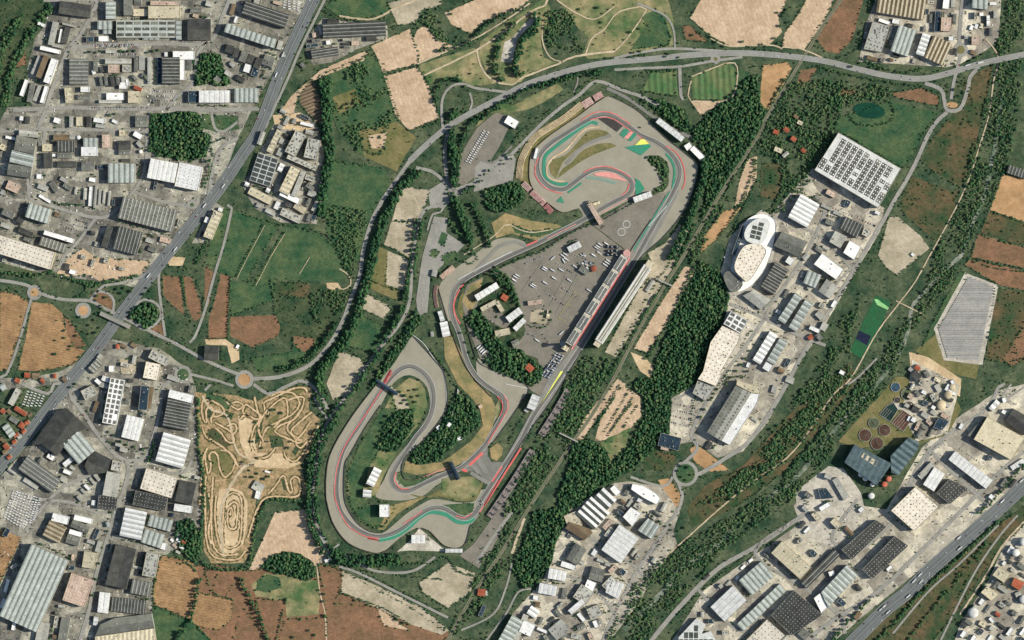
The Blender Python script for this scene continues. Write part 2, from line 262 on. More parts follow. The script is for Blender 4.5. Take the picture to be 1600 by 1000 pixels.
AREAS="""
M 1500 130 1552 100 1545 140 1530 200 1520 260 1500 292 1470 275 1438 250 1455 220 1480 190 1510 150
Y 80 0 492 0 445 80 400 160 372 215 330 330 258 400 220 450 165 440 85 432 0 410 0 190 12 168 50 165 42 110 55 60 70 40
K 0 0 75 0 60 45 20 100 10 165 0 170
S 21 108 40 80 42 100 30 104
Y 478 60 505 28 520 30 605 40 606 60 560 76 520 97 490 102 478 84
Y 440 165 492 185 505 230 510 290 495 350 440 348 398 325 378 290 400 250 430 190
Y 335 315 355 328 325 380 300 380
Y 0 590 40 592 95 580 130 560 175 530 250 545 296 578 306 606 308 700 318 760 312 830 290 842 262 866 240 872 236 1005 0 1005 0 745 60 680 100 610 95 600 0 610
G 350 325 415 345 436 350 385 440 345 425 322 410 330 370
G 445 352 500 365 522 385 546 430 530 440 432 436 425 470 362 492 360 440 396 440
K 430 440 552 448 530 500 500 540 450 540 430 520
S 360 495 430 492 438 510 435 525 395 543 360 525
G 395 560 455 550 460 540 490 530 500 545 470 572 400 580
S 457 525 494 528 490 540 475 550 460 540
S 320 415 333 425 328 470 320 490
S 345 428 358 432 357 480 355 527 325 530 326 500 335 470
C 320 530 352 530 373 545 374 562 362 568 355 540 322 538
C 510 442 528 442 533 450 520 453 511 450
S 254 430 280 432 288 492 270 478 255 462
S 286 430 300 434 314 476 314 496 304 502 292 480
F 0 455 22 458 44 470 42 490 28 530 18 560 12 577 0 580
F 50 472 80 475 98 490 100 510 115 540 132 548 115 570 60 580 28 578 40 530
S 140 460 165 455 180 470 175 488 155 480
S 100 490 115 510 135 540 118 545 103 515
S 235 515 256 500 258 530 240 525
B 85 432 110 400 130 388 150 402 235 408 225 425 205 436 160 442 140 430
C 255 400 290 402 285 415 265 415
G 498 118 580 85 600 108 625 190 600 235 560 242 530 205 510 160
O 520 152 555 138 565 160 530 178
G 505 250 600 262 612 290 585 330 570 400 540 420 510 360 505 300
O 560 205 620 190 650 215 620 268 570 245
B 575 212 605 207 600 232 580 232
M 437 440 484 443 480 466 440 462
V 468 135 488 124 508 170 512 200 492 190 468 160
B 455 150 500 110 562 83 578 78 568 95 510 117 482 130 465 152 458 180 440 172
C 426 180 470 176 492 200 470 205 430 200
G 520 0 600 0 615 10 600 22 560 32 530 25 510 12
T 606 5 640 -4 690 -4 690 8 660 15 650 35 622 40
B 580 72 640 45 655 85 652 100 598 114 590 90
B 600 118 650 105 665 120 686 185 640 205 618 180
B 653 45 665 40 682 60 708 72 690 86 655 98 646 60
B 695 20 760 -8 832 -4 800 20 760 32 735 52 725 48 705 38
L 655 102 690 90 740 75 750 80 755 112 775 130 740 135 700 118 680 130 665 130
L 750 65 790 35 830 12 852 -5 862 20 845 60 850 90 872 98 830 112 815 128 780 132 760 112 750 85
P 800 60 820 36 838 24 840 32 820 48 808 62 800 98 782 96 788 66
L 870 -6 1042 -6 1052 30 1055 72 1000 80 960 88 920 92 910 85 920 60 900 40
G 1003 25 1025 15 1040 30 1048 60 1045 70 985 78 1010 40
B 1078 28 1098 -5 1232 -5 1216 30 1222 50 1200 72 1140 72 1110 56
B 1248 22 1262 -5 1305 -5 1284 40 1256 78 1222 74 1226 52
S 1066 40 1078 40 1108 66 1072 62
S 1310 -5 1350 -5 1338 40 1332 62 1310 84 1290 80 1276 62
J 1018 112 1056 112 1060 150 1003 142
J 1080 120 1140 98 1150 110 1150 140 1130 156 1082 155
G 1152 105 1173 115 1165 130 1150 145
B 1078 157 1135 157 1095 180
Z 1192 102 1230 97 1238 105 1215 150 1200 172 1186 164
S 1250 110 1277 106 1262 130 1243 142
y 1352 40 1370 -5 1565 -5 1560 60 1545 76 1500 100 1480 105 1342 96
S 1392 145 1440 138 1465 150 1468 166 1400 152
S 1305 145 1325 136 1350 146 1310 152
G 1300 188 1390 158 1466 176 1440 215 1420 255 1408 264 1310 204 1298 200
M 1425 275 1490 300 1500 292 1485 340 1465 378 1420 342 1405 320
Z 1567 272 1605 280 1605 348 1547 328
M 1545 330 1605 350 1605 385 1532 364
S 1528 366 1605 388 1605 420 1517 402
S 1515 404 1605 424 1605 455 1560 445 1508 414
M 1555 450 1605 457 1605 560 1570 566 1540 562
S 1568 562 1605 500 1605 560 1580 572
G 1500 424 1514 428 1464 514 1440 545 1455 510
O 1430 548 1465 520 1480 562 1530 570 1525 592 1480 582
P 1508 426 1560 446 1535 570 1475 563 1459 514
H 1368 462 1392 470 1365 535 1345 560 1328 548 1345 510
h 1366 467 1372 468 1389 481 1387 484 1370 476
b 1342 516 1361 525 1355 540 1337 530
T 1388 340 1402 338 1440 370 1452 388 1435 402 1402 430 1385 418 1372 400 1382 365
y 1205 335 1270 262 1275 265 1382 325 1375 362 1340 420 1282 520 1240 580 1200 660 1160 706 1120 715 1085 690 1040 696 1045 625 1075 608 1100 590 1135 490 1125 430 1140 370 1165 348
P 1155 352 1190 328 1218 343 1214 378 1207 408 1192 436 1166 460 1142 468 1134 440 1146 415
P 1168 500 1184 508 1176 530 1150 562 1128 603 1112 605 1126 580 1152 536
M 1190 255 1218 256 1228 275 1210 312 1188 306
B 1168 248 1183 244 1182 280 1165 312 1148 322 1155 285
Z 1130 330 1160 322 1125 368 1095 395 1100 370
B 1070 416 1088 420 1050 492 1010 552 990 545 1035 470
C 985 550 1010 560 1025 580 1015 590 1000 580
B 965 592 978 600 940 645 920 672 903 698 892 694 915 650
B 972 600 1000 620 1002 650 968 690 930 688 938 655 962 618
L 938 690 985 668 978 700 950 725
M 1010 700 1056 712 1050 735 1005 735
Z 1088 693 1128 725 1140 735 1110 737 1085 722 1078 702
Z 1028 750 1045 747 1066 775 1062 792 1050 790 1038 770
M 1075 792 1100 760 1160 728 1230 650 1330 565 1335 600 1290 660 1220 742 1150 792 1080 825
y 880 800 960 755 985 752 1035 762 1062 800 1052 830 1058 850 1020 900 1000 940 960 992 940 1005 782 1005 800 960 850 905 866 840
y 1048 1005 1100 922 1250 818 1240 790 1290 735 1312 735 1345 790 1385 796 1440 700 1485 660 1560 610 1600 600 1605 740 1540 800 1450 880 1340 970 1300 1005
P 1242 768 1295 728 1318 732 1345 770 1350 792 1330 832 1300 855 1250 835
O 1310 690 1390 600 1400 588 1482 598 1502 640 1480 680 1440 692 1340 700
C 1420 550 1450 558 1502 592 1500 620 1470 602 1425 592
y 1490 1005 1500 975 1545 905 1570 850 1605 812 1605 1005
M 1330 1005 1600 790 1605 815 1560 860 1500 950 1455 1005
B 430 800 480 795 502 840 512 872 495 886 480 875 440 862 405 890 388 892 402 862
X 305 612 330 615 372 618 400 628 440 605 488 605 482 640 500 655 485 700 470 725 480 772 400 780 395 862 380 880 330 880 318 860 320 740 310 700
S 242 874 300 884 340 882 390 892 420 884 470 908 500 900 530 888 640 948 705 992 700 1005 334 1005 300 972 240 948
F 252 868 300 876 312 905 300 968 245 945 238 930
S 320 890 365 890 376 905 365 915 350 935 330 928
F 305 925 365 937 360 970 340 985 300 975
S 365 1005 378 945 420 1005
S 400 935 446 937 432 1005 418 1005
L 392 915 415 895 450 900 495 907 500 925 498 960 448 965 445 938 400 932
S 445 968 510 965 512 1005 435 1005
S 497 882 530 886 532 925 522 942 600 950 642 985 642 1005 515 1005 508 930
T 535 892 600 920 660 950 702 985 690 992 640 975 590 950 533 926
T 655 910 700 880 742 895 736 925 700 950 660 925
G 240 945 300 970 335 1005 236 1005
F 0 826 33 840 25 860 0 912
O 908 160 880 184 855 200 838 212 826 226 814 250 811 280 828 290 840 262 860 215 905 182 930 165
R 827 262 829 245 836 232 856 214 880 197 905 180 925 165 945 152 953 150 975 160 1000 175 1020 195 1040 215 1062 232 1078 245 1090 257 1089 272 1083 297 1072 323 1057 347 1035 372 1012 392 1000 405 985 398 1018 343 1040 305 1000 306 950 330 917 345 905 326 880 332 857 318 838 302 828 283
O 937 202.5 949 205.5 952 209 928 217.5 904 231 892 241.5 878.5 255 868 279 859 270 857.5 258 865 249 884.5 241.5 901 223.5 917.5 205.5
O 934 225 955 223.5 964 228 947.5 234 925 243 904 255 883 270 869.5 279 880 262.5 892 255 910 235.5
K 1012 243 1030 243 1042 252 1046 268 1044 290 1036 300 1010 305 1035 288 1036 280 1024 262 1012 252
R 685 450 697 433 720 413 745 395 765 380 778 373 802 372 822 382 790 402 750 422 722 445 708 470 709 500 700 502 690 478
R 745 560 762 573 790 586 826 606 815 625 806 642 785 672 768 692 758 694 786 645 784 622 750 598
R 776 652 766 672 748 702 736 706 750 680 772 645
R 646 525 679 562 695 585 699 630 689 655 660 690 634 714 628 735 640 750 700 735 712 745 685 756 660 775 625 782 587 776 600 750 612 725 640 690 665 655 672 630 667 605 655 592 640 586 625 590 610 605 595 633 570 670 547 711 539 727 538 774 545 797 560 818 580 831 597 833 615 820 636 802 660 787 675 780 692 781 715 785 741 783 752 765 770 770 747 804 735 822 724 853 696 853 670 829 651 825 624 841 602 860 590 864 565 858 540 844 520 815 510 780 510 744 518 706 550 651 592 594 640 529
L 640 590 655 596 665 610 668 632 655 662 625 698 600 742 590 770 560 790 542 770 545 730 600 640 615 608
G 598 638 625 638 602 690 578 728 566 770 578 800 600 815 590 826 570 818 548 790 544 740 560 700
G 625 735 645 750 690 740 660 756 632 761 619 748
G 690 789 712 804 726 806 739 799 741 786 712 787
G 555 795 580 790 620 790 600 822 575 820
O 640 772 662 778 690 765 720 768 745 760 755 750 750 770 740 781 715 783 690 776 670 777
D 593 795 640 782 665 776 650 785 620 803 600 828 590 828 600 810
L 690 748 712 745 740 745 752 755 745 775 720 782 690 772
D 693 526 708 526 725 560 740 595 765 615 776 640 768 675 742 712 700 735 650 742 630 737 634 720 655 727 690 722 715 705 735 690 755 665 750 640 735 620 715 600 695 560
D 768 348 790 333 830 345 870 350 884 358 840 376 800 365 775 372
O 718 465 724 455 728 470 722 500 714 485
L 780 622 781 640 776 655 772 640
A 905 350 925 352 985 398 960 440 925 500 900 545 870 590 845 620 826 607 790 585 750 560 728 505 722 470 730 445 790 415 850 388
A 1000 306 1042 300 1018 343 985 396 925 350
D 722 470 735 445 760 432 745 470 735 490
K 755 430 785 425 810 470 822 520 800 545 840 560 850 585 830 606 790 585 760 565 735 520 725 500 745 480
A 765 478 800 500 790 515 770 505 750 490
A 728 505 745 510 762 545 770 565 750 555
T 830 485 850 483 858 500 850 508 828 503
T 1012 395 1040 380 1062 350 1075 362 1050 420 1000 500 962 558 945 550 1020 412
A 720 240 745 200 775 175 802 186 780 230 760 262 725 290 714 285
L 742 200 762 172 780 160 800 165 830 150 870 130 880 140 850 160 820 172 790 178 770 176
r 678 338 700 341 697 363 726 382 712 397 672 432 668 488 653 494 650 468 660 400
G 690 362 700 366 694 384 684 380
G 676 388 688 394 680 404 672 398
r 668 298 690 285 702 298 716 298 738 288 716 308 692 326 672 322
G 690 400 712 392 716 400 695 415
T 628 291 672 297 668 312 652 346 612 345
T 612 346 652 348 640 403 600 382
O 593 386 612 394 606 446 581 435
T 606 392 640 407 631 454 603 445
O 578 432 625 455 620 470 572 448
T 565 455 612 480 600 498 560 480
G 555 490 600 508 590 552 542 540
T 510 600 530 548 562 560 572 577 550 612 520 625
T 608 602 635 620 640 640 620 640
A 740 850 790 780 803 790 768 860 748 888 718 868
P 655 825 690 855 700 862 640 860 620 862 640 845
P 1395 625 1408 632 1412 640 1398 640
C 342 765 362 762 378 768 387 785 386 820 380 850 360 868 345 860 338 840 338 800
C 372 650 395 656 398 690 402 708 440 708 470 724 450 732 400 730 385 715 375 690
G 316 178 372 182 374 202 340 207 318 200
G 403 905 420 898 436 902 440 918 415 926 400 922
B 590 952 600 955 640 985 600 978
a 744 712 762 695 762 712 768 722 785 722 790 712 775 745 765 762 758 750 750 742 738 735 728 738 722 730
D 765 700 778 692 786 700 784 712 776 720 767 716
r 742 262 752 250 770 256 780 244 800 240 806 248 800 290 780 288 765 292 740 300
y 1425 562 1500 602 1480 678 1432 690 1408 640 1420 600
G 322 614 345 618 362 630 356 640 340 634 322 625
T 186 560 212 560 214 585 190 584
O 422 655 436 645 434 668 420 684 414 676
K 404 660 412 655 404 690 398 694
K 466 690 474 694 462 712 456 706
K 324 640 331 638 330 652 325 654
K 350 640 366 646 362 656 346 652
M 326 672 334 668 360 695 352 700 326 690
O 318 704 345 700 368 716 364 740 340 742 322 730
K 420 680 440 682 444 698 424 700
K 440 748 448 750 452 766 444 766
K 322 770 328 768 330 790 324 800
O 428 614 450 606 478 608 470 614 440 624
G 800 350 830 361 870 357 886 350 880 360 840 370 805 364
"""
ROADS="""
m 18 500 -16 490 0 442 104 405 200 380 240 350 285 320 325 290 362 258 402 222 448 184 498 150 545 134 565 103 603 70 645 40 684 0 729 -20 751
m 21 1620 742 1600 758 1558 798 1508 842 1480 866 1450 893 1418 925 1384 952 1345 990 1325 1010
m 9 640 252 660 232 696 201 730 180 780 154 820 133 870 116 920 103 960 97 1020 92 1080 86 1140 83 1200 85 1280 94 1340 108 1390 119 1440 123 1480 115 1530 100 1600 85 1625 80
r 4 512 -10 470 75 452 118 428 170 414 200
r 4 960 91 1000 82 1050 76 1130 80
r 4 960 109 1020 106 1062 104 1110 96 1160 89
r 5 1062 104 1064 150 1068 156
r 4 692 200 690 170 693 150 705 135 722 131 745 138 775 142 795 144
r 3 734 145 738 160 734 172
r 6 640 252 616 286 596 316 580 348 568 390 562 430 550 462 536 500 516 536 484 570 440 588 396 592
r 5 396 592 360 580 320 562 280 540 240 520 200 500 160 480 140 470 100 468 68 460 40 445 0 438
r 5 396 600 420 615 445 605 470 595 490 605 505 625 512 640
r 4 365 603 340 595 320 590 300 585 270 575
r 4 140 470 160 448 190 442 225 430 250 405
r 4 150 455 168 458 178 470 176 490
r 4 205 500 225 515 245 505 252 490 245 475 225 468 208 480
r 4 250 420 248 440 252 480 258 525
r 4 355 320 362 325 350 380 335 430 320 485 305 525 296 535
r 4 0 590 10 585 28 540 45 480 50 465
r 6 68 0 150 0 152 5 125 55 105 80 80 145 72 170 60 200
r 6 105 75 180 70 250 68 325 66 350 20 358 0
r 6 20 172 60 170 110 168 180 170 260 170 325 172 405 170
r 5 325 66 310 82 300 130 275 152 260 172
r 5 70 200 66 260 50 280 45 310
r 5 45 310 90 325 150 340 180 330 215 290 228 255 230 200 235 172
r 5 150 340 120 380 100 400 95 415
r 5 210 300 255 315 300 322 310 310
r 5 372 215 340 240 325 310
r 5 0 205 60 203 150 203 230 205
r 4 330 175 336 200 350 205 372 190
r 5 35 600 75 615 85 600 105 600
r 6 110 620 130 645 150 675 180 710 200 725 195 760 180 800 165 850 150 900 140 950 125 1000
r 5 190 720 225 715 240 680 250 640 255 605 275 590
r 5 60 780 110 785 150 800 180 800
r 5 40 830 60 800 100 760 150 740
r 5 175 838 230 845 260 860 275 850 280 830
r 5 210 730 280 740 300 720
r 4 490 620 505 645 512 655
a 6 700 205 695 240 700 285 712 298
r 5 650 262 675 268 695 285 705 300 690 320 668 325 655 345 645 400 640 470 625 505 605 530 585 555 560 590 540 620 515 655 500 690 492 740 488 790 500 835 515 868
r 5 700 298 730 290 760 275 785 255 820 220 850 190 880 165 905 148 925 130 940 128 970 140 1000 150 1030 165
a 5 948 138 970 148 990 160 1020 182 1050 200 1080 215
t 3 530 25 580 30 620 12 660 -4
t 2 652 100 730 66 760 50 800 25 828 5
t 3 662 118 700 100 745 78 790 48 830 18 852 8 855 -5
t 3 745 78 752 105 770 125 800 132 815 122 850 108 872 100 900 88 960 80
t 2 848 36 848 66 860 90 880 97
t 2 915 85 925 60 945 45 965 20 1000 10
t 2 1000 10 1010 15 980 60 960 80
t 2 870 0 900 20 930 30 960 10
r 3 995 5 1020 15 1040 25 1052 45 1055 75
t 2 1080 125 1075 150 1080 158 1130 158 1148 145 1152 105 1140 98 1110 108 1080 120
t 2 1222 74 1250 76 1285 90
t 2 1110 60 1140 72 1200 70 1222 76
w 5 1328 -20 1280 50 1222 144 1194 190 1190 204 1130 296 1100 346 1068 400 1040 444 1000 512 976 558 952 604 920 656 894 692 870 728 845 765 820 804 784 862 740 928 700 1000
r 6 1505 -5 1501 30 1499 68
r 5 1501 88 1495 110 1490 130 1486 155
r 6 1445 130 1470 140 1476 160 1480 172 1500 170 1512 140 1516 120 1530 105
r 6 1480 175 1462 192 1448 215 1435 245 1420 275 1398 312 1380 345 1362 375 1340 412 1305 470 1280 512 1255 552 1235 590 1215 625 1190 665 1165 695 1135 715 1115 728 1090 742
r 5 1060 728 1072 720 1090 700 1080 680 1092 650 1120 600 1150 560 1180 520 1200 490
r 5 1060 755 1066 775 1058 800 1040 820
r 4 1051 745 1035 760 985 745
r 5 1190 490 1220 455 1250 410 1275 365 1290 330
r 5 1140 475 1190 495 1240 520 1290 540
r 4 1200 340 1230 345 1290 375 1330 420
r 5 1045 820 1010 870 985 910 955 970 940 1005
r 4 900 830 940 850 985 880 1005 900
r 4 840 920 880 900 930 920 960 960
r 7 1010 1010 1060 950 1120 890 1180 855 1240 815 1262 800
r 6 1240 815 1180 865 1260 920 1310 960 1320 990
r 5 1090 920 1140 975 1170 985 1205 955 1290 1010
r 6 1255 1005 1300 970 1370 925 1430 870 1500 800 1560 740 1600 705
r 5 1400 800 1440 720 1480 680 1540 640 1560 605 1570 600
r 5 1340 780 1300 840 1340 860 1390 820 1410 780 1440 735 1455 705 1475 690
r 5 1450 700 1490 740 1545 790
t 2 1540 60 1560 90 1552 130 1545 180 1530 230 1510 290 1480 350 1455 395 1430 440 1400 480 1370 520 1330 590 1300 620 1240 705 1180 750 1130 790 1085 830 1040 870
q 6 1566 150 1560 200 1552 240 1540 300 1520 350 1500 400 1470 425 1450 450 1425 480 1418 520 1400 560 1370 600 1330 640 1290 690 1240 750 1180 790
q 8 1145 830 1110 860 1060 890 1040 920 1010 950 975 985
t 3 1500 960 1540 900 1565 855 1600 815
r 3 1470 1000 1520 900 1560 840 1590 805
r 3 1395 990 1450 925 1500 880 1560 820
t 2 1400 470 1440 490
r 3 500 878 512 865 530 850
t 2 495 885 500 925 508 960 510 1005
r 4 530 885 560 895 610 920 660 945 700 965
r 4 540 868 580 890 620 895 650 890 680 870
r 5 800 800 770 840 745 880
t 4 820 810 808 840 800 865
r 3 800 880 790 920 770 960 720 985
r 3 760 1000 790 960 810 925 830 920
t 3 316 618 330 640 355 650 365 690 375 710 400 720
t 4 400 720 372 740 345 800 350 870
r 3 1322 602 1340 590 1370 560
r 3 1580 600 1560 630 1600 605
r 3 1190 1005 1205 990
t .8 414 352 388 400 370 436
t .9 446 364 424 400 400 446
t .8 484 402 468 428
t 2 530 420 545 430 548 445 536 452 528 450
r 3 1290 470 1310 440 1335 415
r 4 1060 622 1100 600 1112 606
r 4 1090 640 1120 640 1150 600
r 4 40 230 45 310
r 4 330 600 320 610
t 1.6 725 398 770 370 788 352 797 351 815 360 835 363 865 358
t 1.6 640 300 648 310 655 330
r 3 700 300 690 330 676 335 668 360
a 3 752 250 765 255 782 246 800 228
r 2 903 118 902 130 896 145
"""
TRACK="""
C a 16 985 393
T 8 748 787 786 730 813 690 834 649 868 600 899 555 930 506 960 458 997 397 1022 352 1042 319 1052 300 1059 284 1062 266 1056 250 1044 236 1026 222 1000 211 985 199 970 189 955 180.5 943 178.5 931 181 916 189 904 196 880 211 857 226 844 241 839.5 255 841 270 848 283 860 293 872 296 884 295 896 286 910 275 925 266 940 263 955 265 970 270 982 278 988 289 986 299 977 307 962 314 940 326 917 340 895 352 865 367 835 382 795 400 765 415 738 429 720 441 709 456 706 472 705 483 708 498 715 514 721 532 726 552 733 571 744 588 757 600 772 610 786 620 789 628 789 638 785 650 776 666 766 682 758 696 746 708 730 724 714 734 690 743 663 755.5 642 766 630 767.5 618 761.5 612 749.5 615 737 624 721 636 704 649.5 683.5 664.5 665.5 673.5 647.5 677.5 627 676 606 667 588 655 577.5 640 572 625 577 613 588 601 603 586 624 574 642 565 658.5 550 681 536.5 703.5 530.5 723 527 744 526 762 527.5 780 531 796 540 810 555 825 574.5 835.5 592.5 838.5 612 834 630 825 648 810 664.5 798 679.5 793 696 795 712.5 805.5 727.5 810 741 803 753 784
L 5 955 211.5 940 216 917.5 225 902.5 237 884.5 256.5
L 6 748 740 738 728 722 722
L 8 760 740 750 722 742 712
L 6 735 738 758 752 770 757
G 5 934 193.5 923.5 191 910 198 887.5 214.5 868 229.5 853 243 850 258 851 273 859 282 874 288 887.5 286.5
G 6 592 844 615 839 636 826.5 654 810 669 801 684 801 699 805 714 815 729 816 741 810
G 3.5 1040.5 240 1051 255 1054 270 1051 294
G 2 1046 300 1018 345 990 391
g 1.5 1052 310 1040 322 1010 362
G 3 887.5 301 908.5 286
g 4 916 277.5 934 279 962.5 286.5
B 2.5 937 199 917.5 201 902.5 213 884.5 234 865 246 855 259.5 856 274.5 866.5 282 883 283.5
K 1.3 908 189 917.5 181.5 929.5 176 943 174.5 958 177 971 184 985 194.5
K 1.2 922 187.5 934 184.5 947 183 959 186 973 195 986 205 1000 214 1013 223
K 1.5 1040 228 1056 238 1066 254 1070 270 1070 284 1066 296
K 1.4 842 246 836.5 259.5 836.5 273 843 285 854.5 295 868 300 878.5 302.5
K 1.4 911.5 269.5 925 263 943 260 959.5 263 974.5 269.5 985 277
K 1.4 982 286 982 293.5 977 301 970 305.5
k 1 989.5 305.5 970 316 940 332.5
k 1 990 281 993 290 990 303
k 1 900 350 855 373
K 2.4 823 383.5 839.5 376
K 2 726 442.5 717 454.5 711 468 709 480 712 493.5 718.5 506
K 1.2 777 619.5 785 630 785 640 781 650
K 1.3 788 618 794 630 792 642 782 660 768 682 762 694
K 4 733.5 727 754.5 707.5
K 4 722 734 730 736
K 2.4 769 752.5 784.5 728.5
K 2.6 814 700 786 744 757 790
K 1.6 778.5 750 748.5 802.5
K 1.5 619.5 737.5 616.5 748 621 758.5 628.5 764 639 763
K 1.4 613 582 583 630 565 657 548.5 681 535 705 527.5 727.5 524 750 524 780 540 816 555 829.5 573 838.5 592.5 841
E 3 611 578 600 598
E 2.4 575 841 592 844
K 1.2 630 819 660 798
K 1.2 712.5 805.5 724.5 809 738 802
k 1.2 655 748 700 730
W 0.8 1013 353 1042 322
W 0.8 715 437 765 410 800 393
W 0.8 790 600 826 607
W 0.8 678 560 694 585 698 630
W 0.8 646 524 662 537 678 560
P G 976 201 983 202.5 976 216 968 210
P k 985 205.5 990 207 981 217.5 975 215
P G 990 207 995.5 210 986 221 980.5 219
P y 1001.5 217.5 1007.5 218 1014 225 992 227
P G 992 227 1013 225 1018 228 1001.5 243 976 230
P c 934 184.5 947.5 184 959.5 187.5 973 197 964 206
P G 992.5 278.5 1000 283 1007.5 295 1000 303 992.5 305.5
P k 926.5 271 944.5 268 961 271 980.5 283 977.5 283 961 279.5 943 275.5 932.5 275
P G 877 307 882 317.5 869.5 315
P y 876 580 880 580 845 632
L 5 741 425 765 400 782 384 805 378 822 384
F .6 897 456 905 461
F .6 886 475 896 480
F .6 898 456 872 497
F .6 873 497 883 502
F .6 932 395 940 400
N .7 848 408 815 455
N .7 884 430 858 480
N .7 905 425 868 490
N .5 830 440 900 465
"""
MOTO="""
319 622 315 637 318 655 323 660 322 642 329 636 335 643 330 655 331 661
319 625 331 626 347 636 350 644 342 650 334 651
412 630 415 642 419 650 420 640 437 625 447 624 449 650 432 660 415 672 405 700
450 625 472 620 474 632 462 653 438 665 430 674 438 680 456 688 466 692 472 690
487 644 462 665 455 675 461 685 472 688
444 706 448 716 460 721 471 712 485 688 498 665
412 629 431 620 456 608 475 606 480 612
320 706 322 725 325 740 330 728 327 712 333 706 340 712 343 730 350 745 358 742 366 730 366 715 355 705 345 704
352 778 364 770 375 775 378 790 377 830 372 850 358 856 349 848 348 820 350 790 352 778
358 790 366 784 372 792 370 815 368 825 360 826 356 818 356 800 361 793 364 805 360 810
419 772 432 757 440 745 445 745 450 764 455 770 457 765 454 751 460 745 467 748 470 764 466 774 456 777 444 776 418 777 405 790 395 815 388 840
322 745 320 775 321 800 323 845 335 870 370 874 384 860
333 745 331 790 332 845 345 866 372 866
375 655 385 648 400 655 408 650 396 640 384 632 380 645 392 650
362 680 370 672 366 662 355 666
352 626 362 634 372 640 380 634 372 628 362 630
398 620 402 640 406 655 398 668 392 690 396 705
425 618 440 612 460 616 468 632 456 648 440 656 428 668
470 640 462 652 450 664 452 676 466 684
484 660 474 676 462 690 470 700 480 690
336 660 350 668 362 676 366 690 356 690 345 676 336 668
316 668 322 682 335 690 350 700 362 712 372 728
325 700 318 715 316 735 314 760 312 790
326 770 330 800 326 830 330 850
338 775 336 800 338 830 342 850
430 700 420 712 408 716 396 712
412 690 404 672 408 655 418 640
"""
BARR="""
827 262 829 245 836 232 856 214 880 197 905 180 925 165 945 152
953 150 975 160 1000 175 1020 195 1040 215 1062 232 1078 245 1090 257 1089 272 1083 297 1072 323 1057 347 1035 372 1012 392 1000 405
827 262 828 283 838 302 857 318 880 332 905 326
646 525 679 562 695 585 699 630 689 655 660 690 634 714 628 735 640 750 700 735
592 594 615 560 640 529
910 547 865 621 817 690 757 790
893 545 985 393 1018 343
510 780 510 744 518 706 550 651 592 596
620 852 602 861 590 865 565 859 540 845 520 816 510 780
651 825 670 829 696 853 724 853 735 822
728 505 745 560 762 574 790 586 826 606 806 642 772 690
595 633 570 670 547 711 539 727 538 774 545 797 560 818 580 831 597 833
685 450 700 500 722 560 740 590 768 620
720 445 760 424 815 397 860 378 915 350
"""
PARK="""
in the van depot at the far left|22 767 8 808 12 v;27 768 13 811 12 v;31.5 770 17.5 814 12 v;36 771 22 817 12 v;40.5 772 27 820 12 v;45 774 31.5 822 12 v;49.5 775 36 823 12 v;54 776 41 820 12 v;58.5 778 47 816 12 v;63 779 53 812 12 v
in the small van yard above the depot|44 612 37 632 6 v;50 613 43 634 6 v;56 615 49 634 6 v;62 617 56 634 5 v;68 619 62 634 5 v
in the yard behind the top motorway|452 2 452 14 4 v;460 2 460 14 4 v;467 2 466 16 5 v;446 0 444 12 4 v
in the top-left factory car park|235 143 271 143 11 c;235 150 271 150 11 c;235 157 270 157 10 c;150 72 215 73 20 c;172 85 212 85 12 c;146 70 210 70 18 c
in the kerb row of the top-left estate|104 92 92 150 16 c;140 168 230 168 22 c
in the car lot of the left estate|120 344 138 349 7 c;116 351 136 356 7 c;100 355 120 360 6 c
in the tree-lined car park by the long mall|1060 632 1086 638 9 c;1056 641 1084 648 9 c;1053 650 1080 657 9 c;1050 660 1076 666 9 c;1150 476 1180 490 10 c
in the row by the white lens-shaped hall|1036 842 1010 876 16 c;1032 840 1006 874 16 c
in the angled stand-up car park|763 207 734 254 16 v;757 205 729 252 16 v
in the motocross forecourt|375 726 396 726 9 c
in the office car park of the paddock|758 495 772 505 6 c;754 500 768 510 6 c
in the right-hand truck depot|1300 925 1346 905 10 c;1500 702 1530 722 9 c
in the south estate streets|985 905 960 960 14 c;930 925 960 945 8 c
in the northern edge lot of the east estate|1285 318 1365 352 20 c;1282 330 1310 342 8 c
in the busy circuit paddock|820 412 846 400 10 c;826 430 846 470 12 c;870 412 900 430 10 c;856 460 880 476 9 c;878 450 900 464 9 c;835 470 850 478 6 c;895 398 915 405 6 c;845 520 860 540 8 c;820 520 836 526 7 c;742 545 762 560 7 c;765 455 790 462 8 c
"""
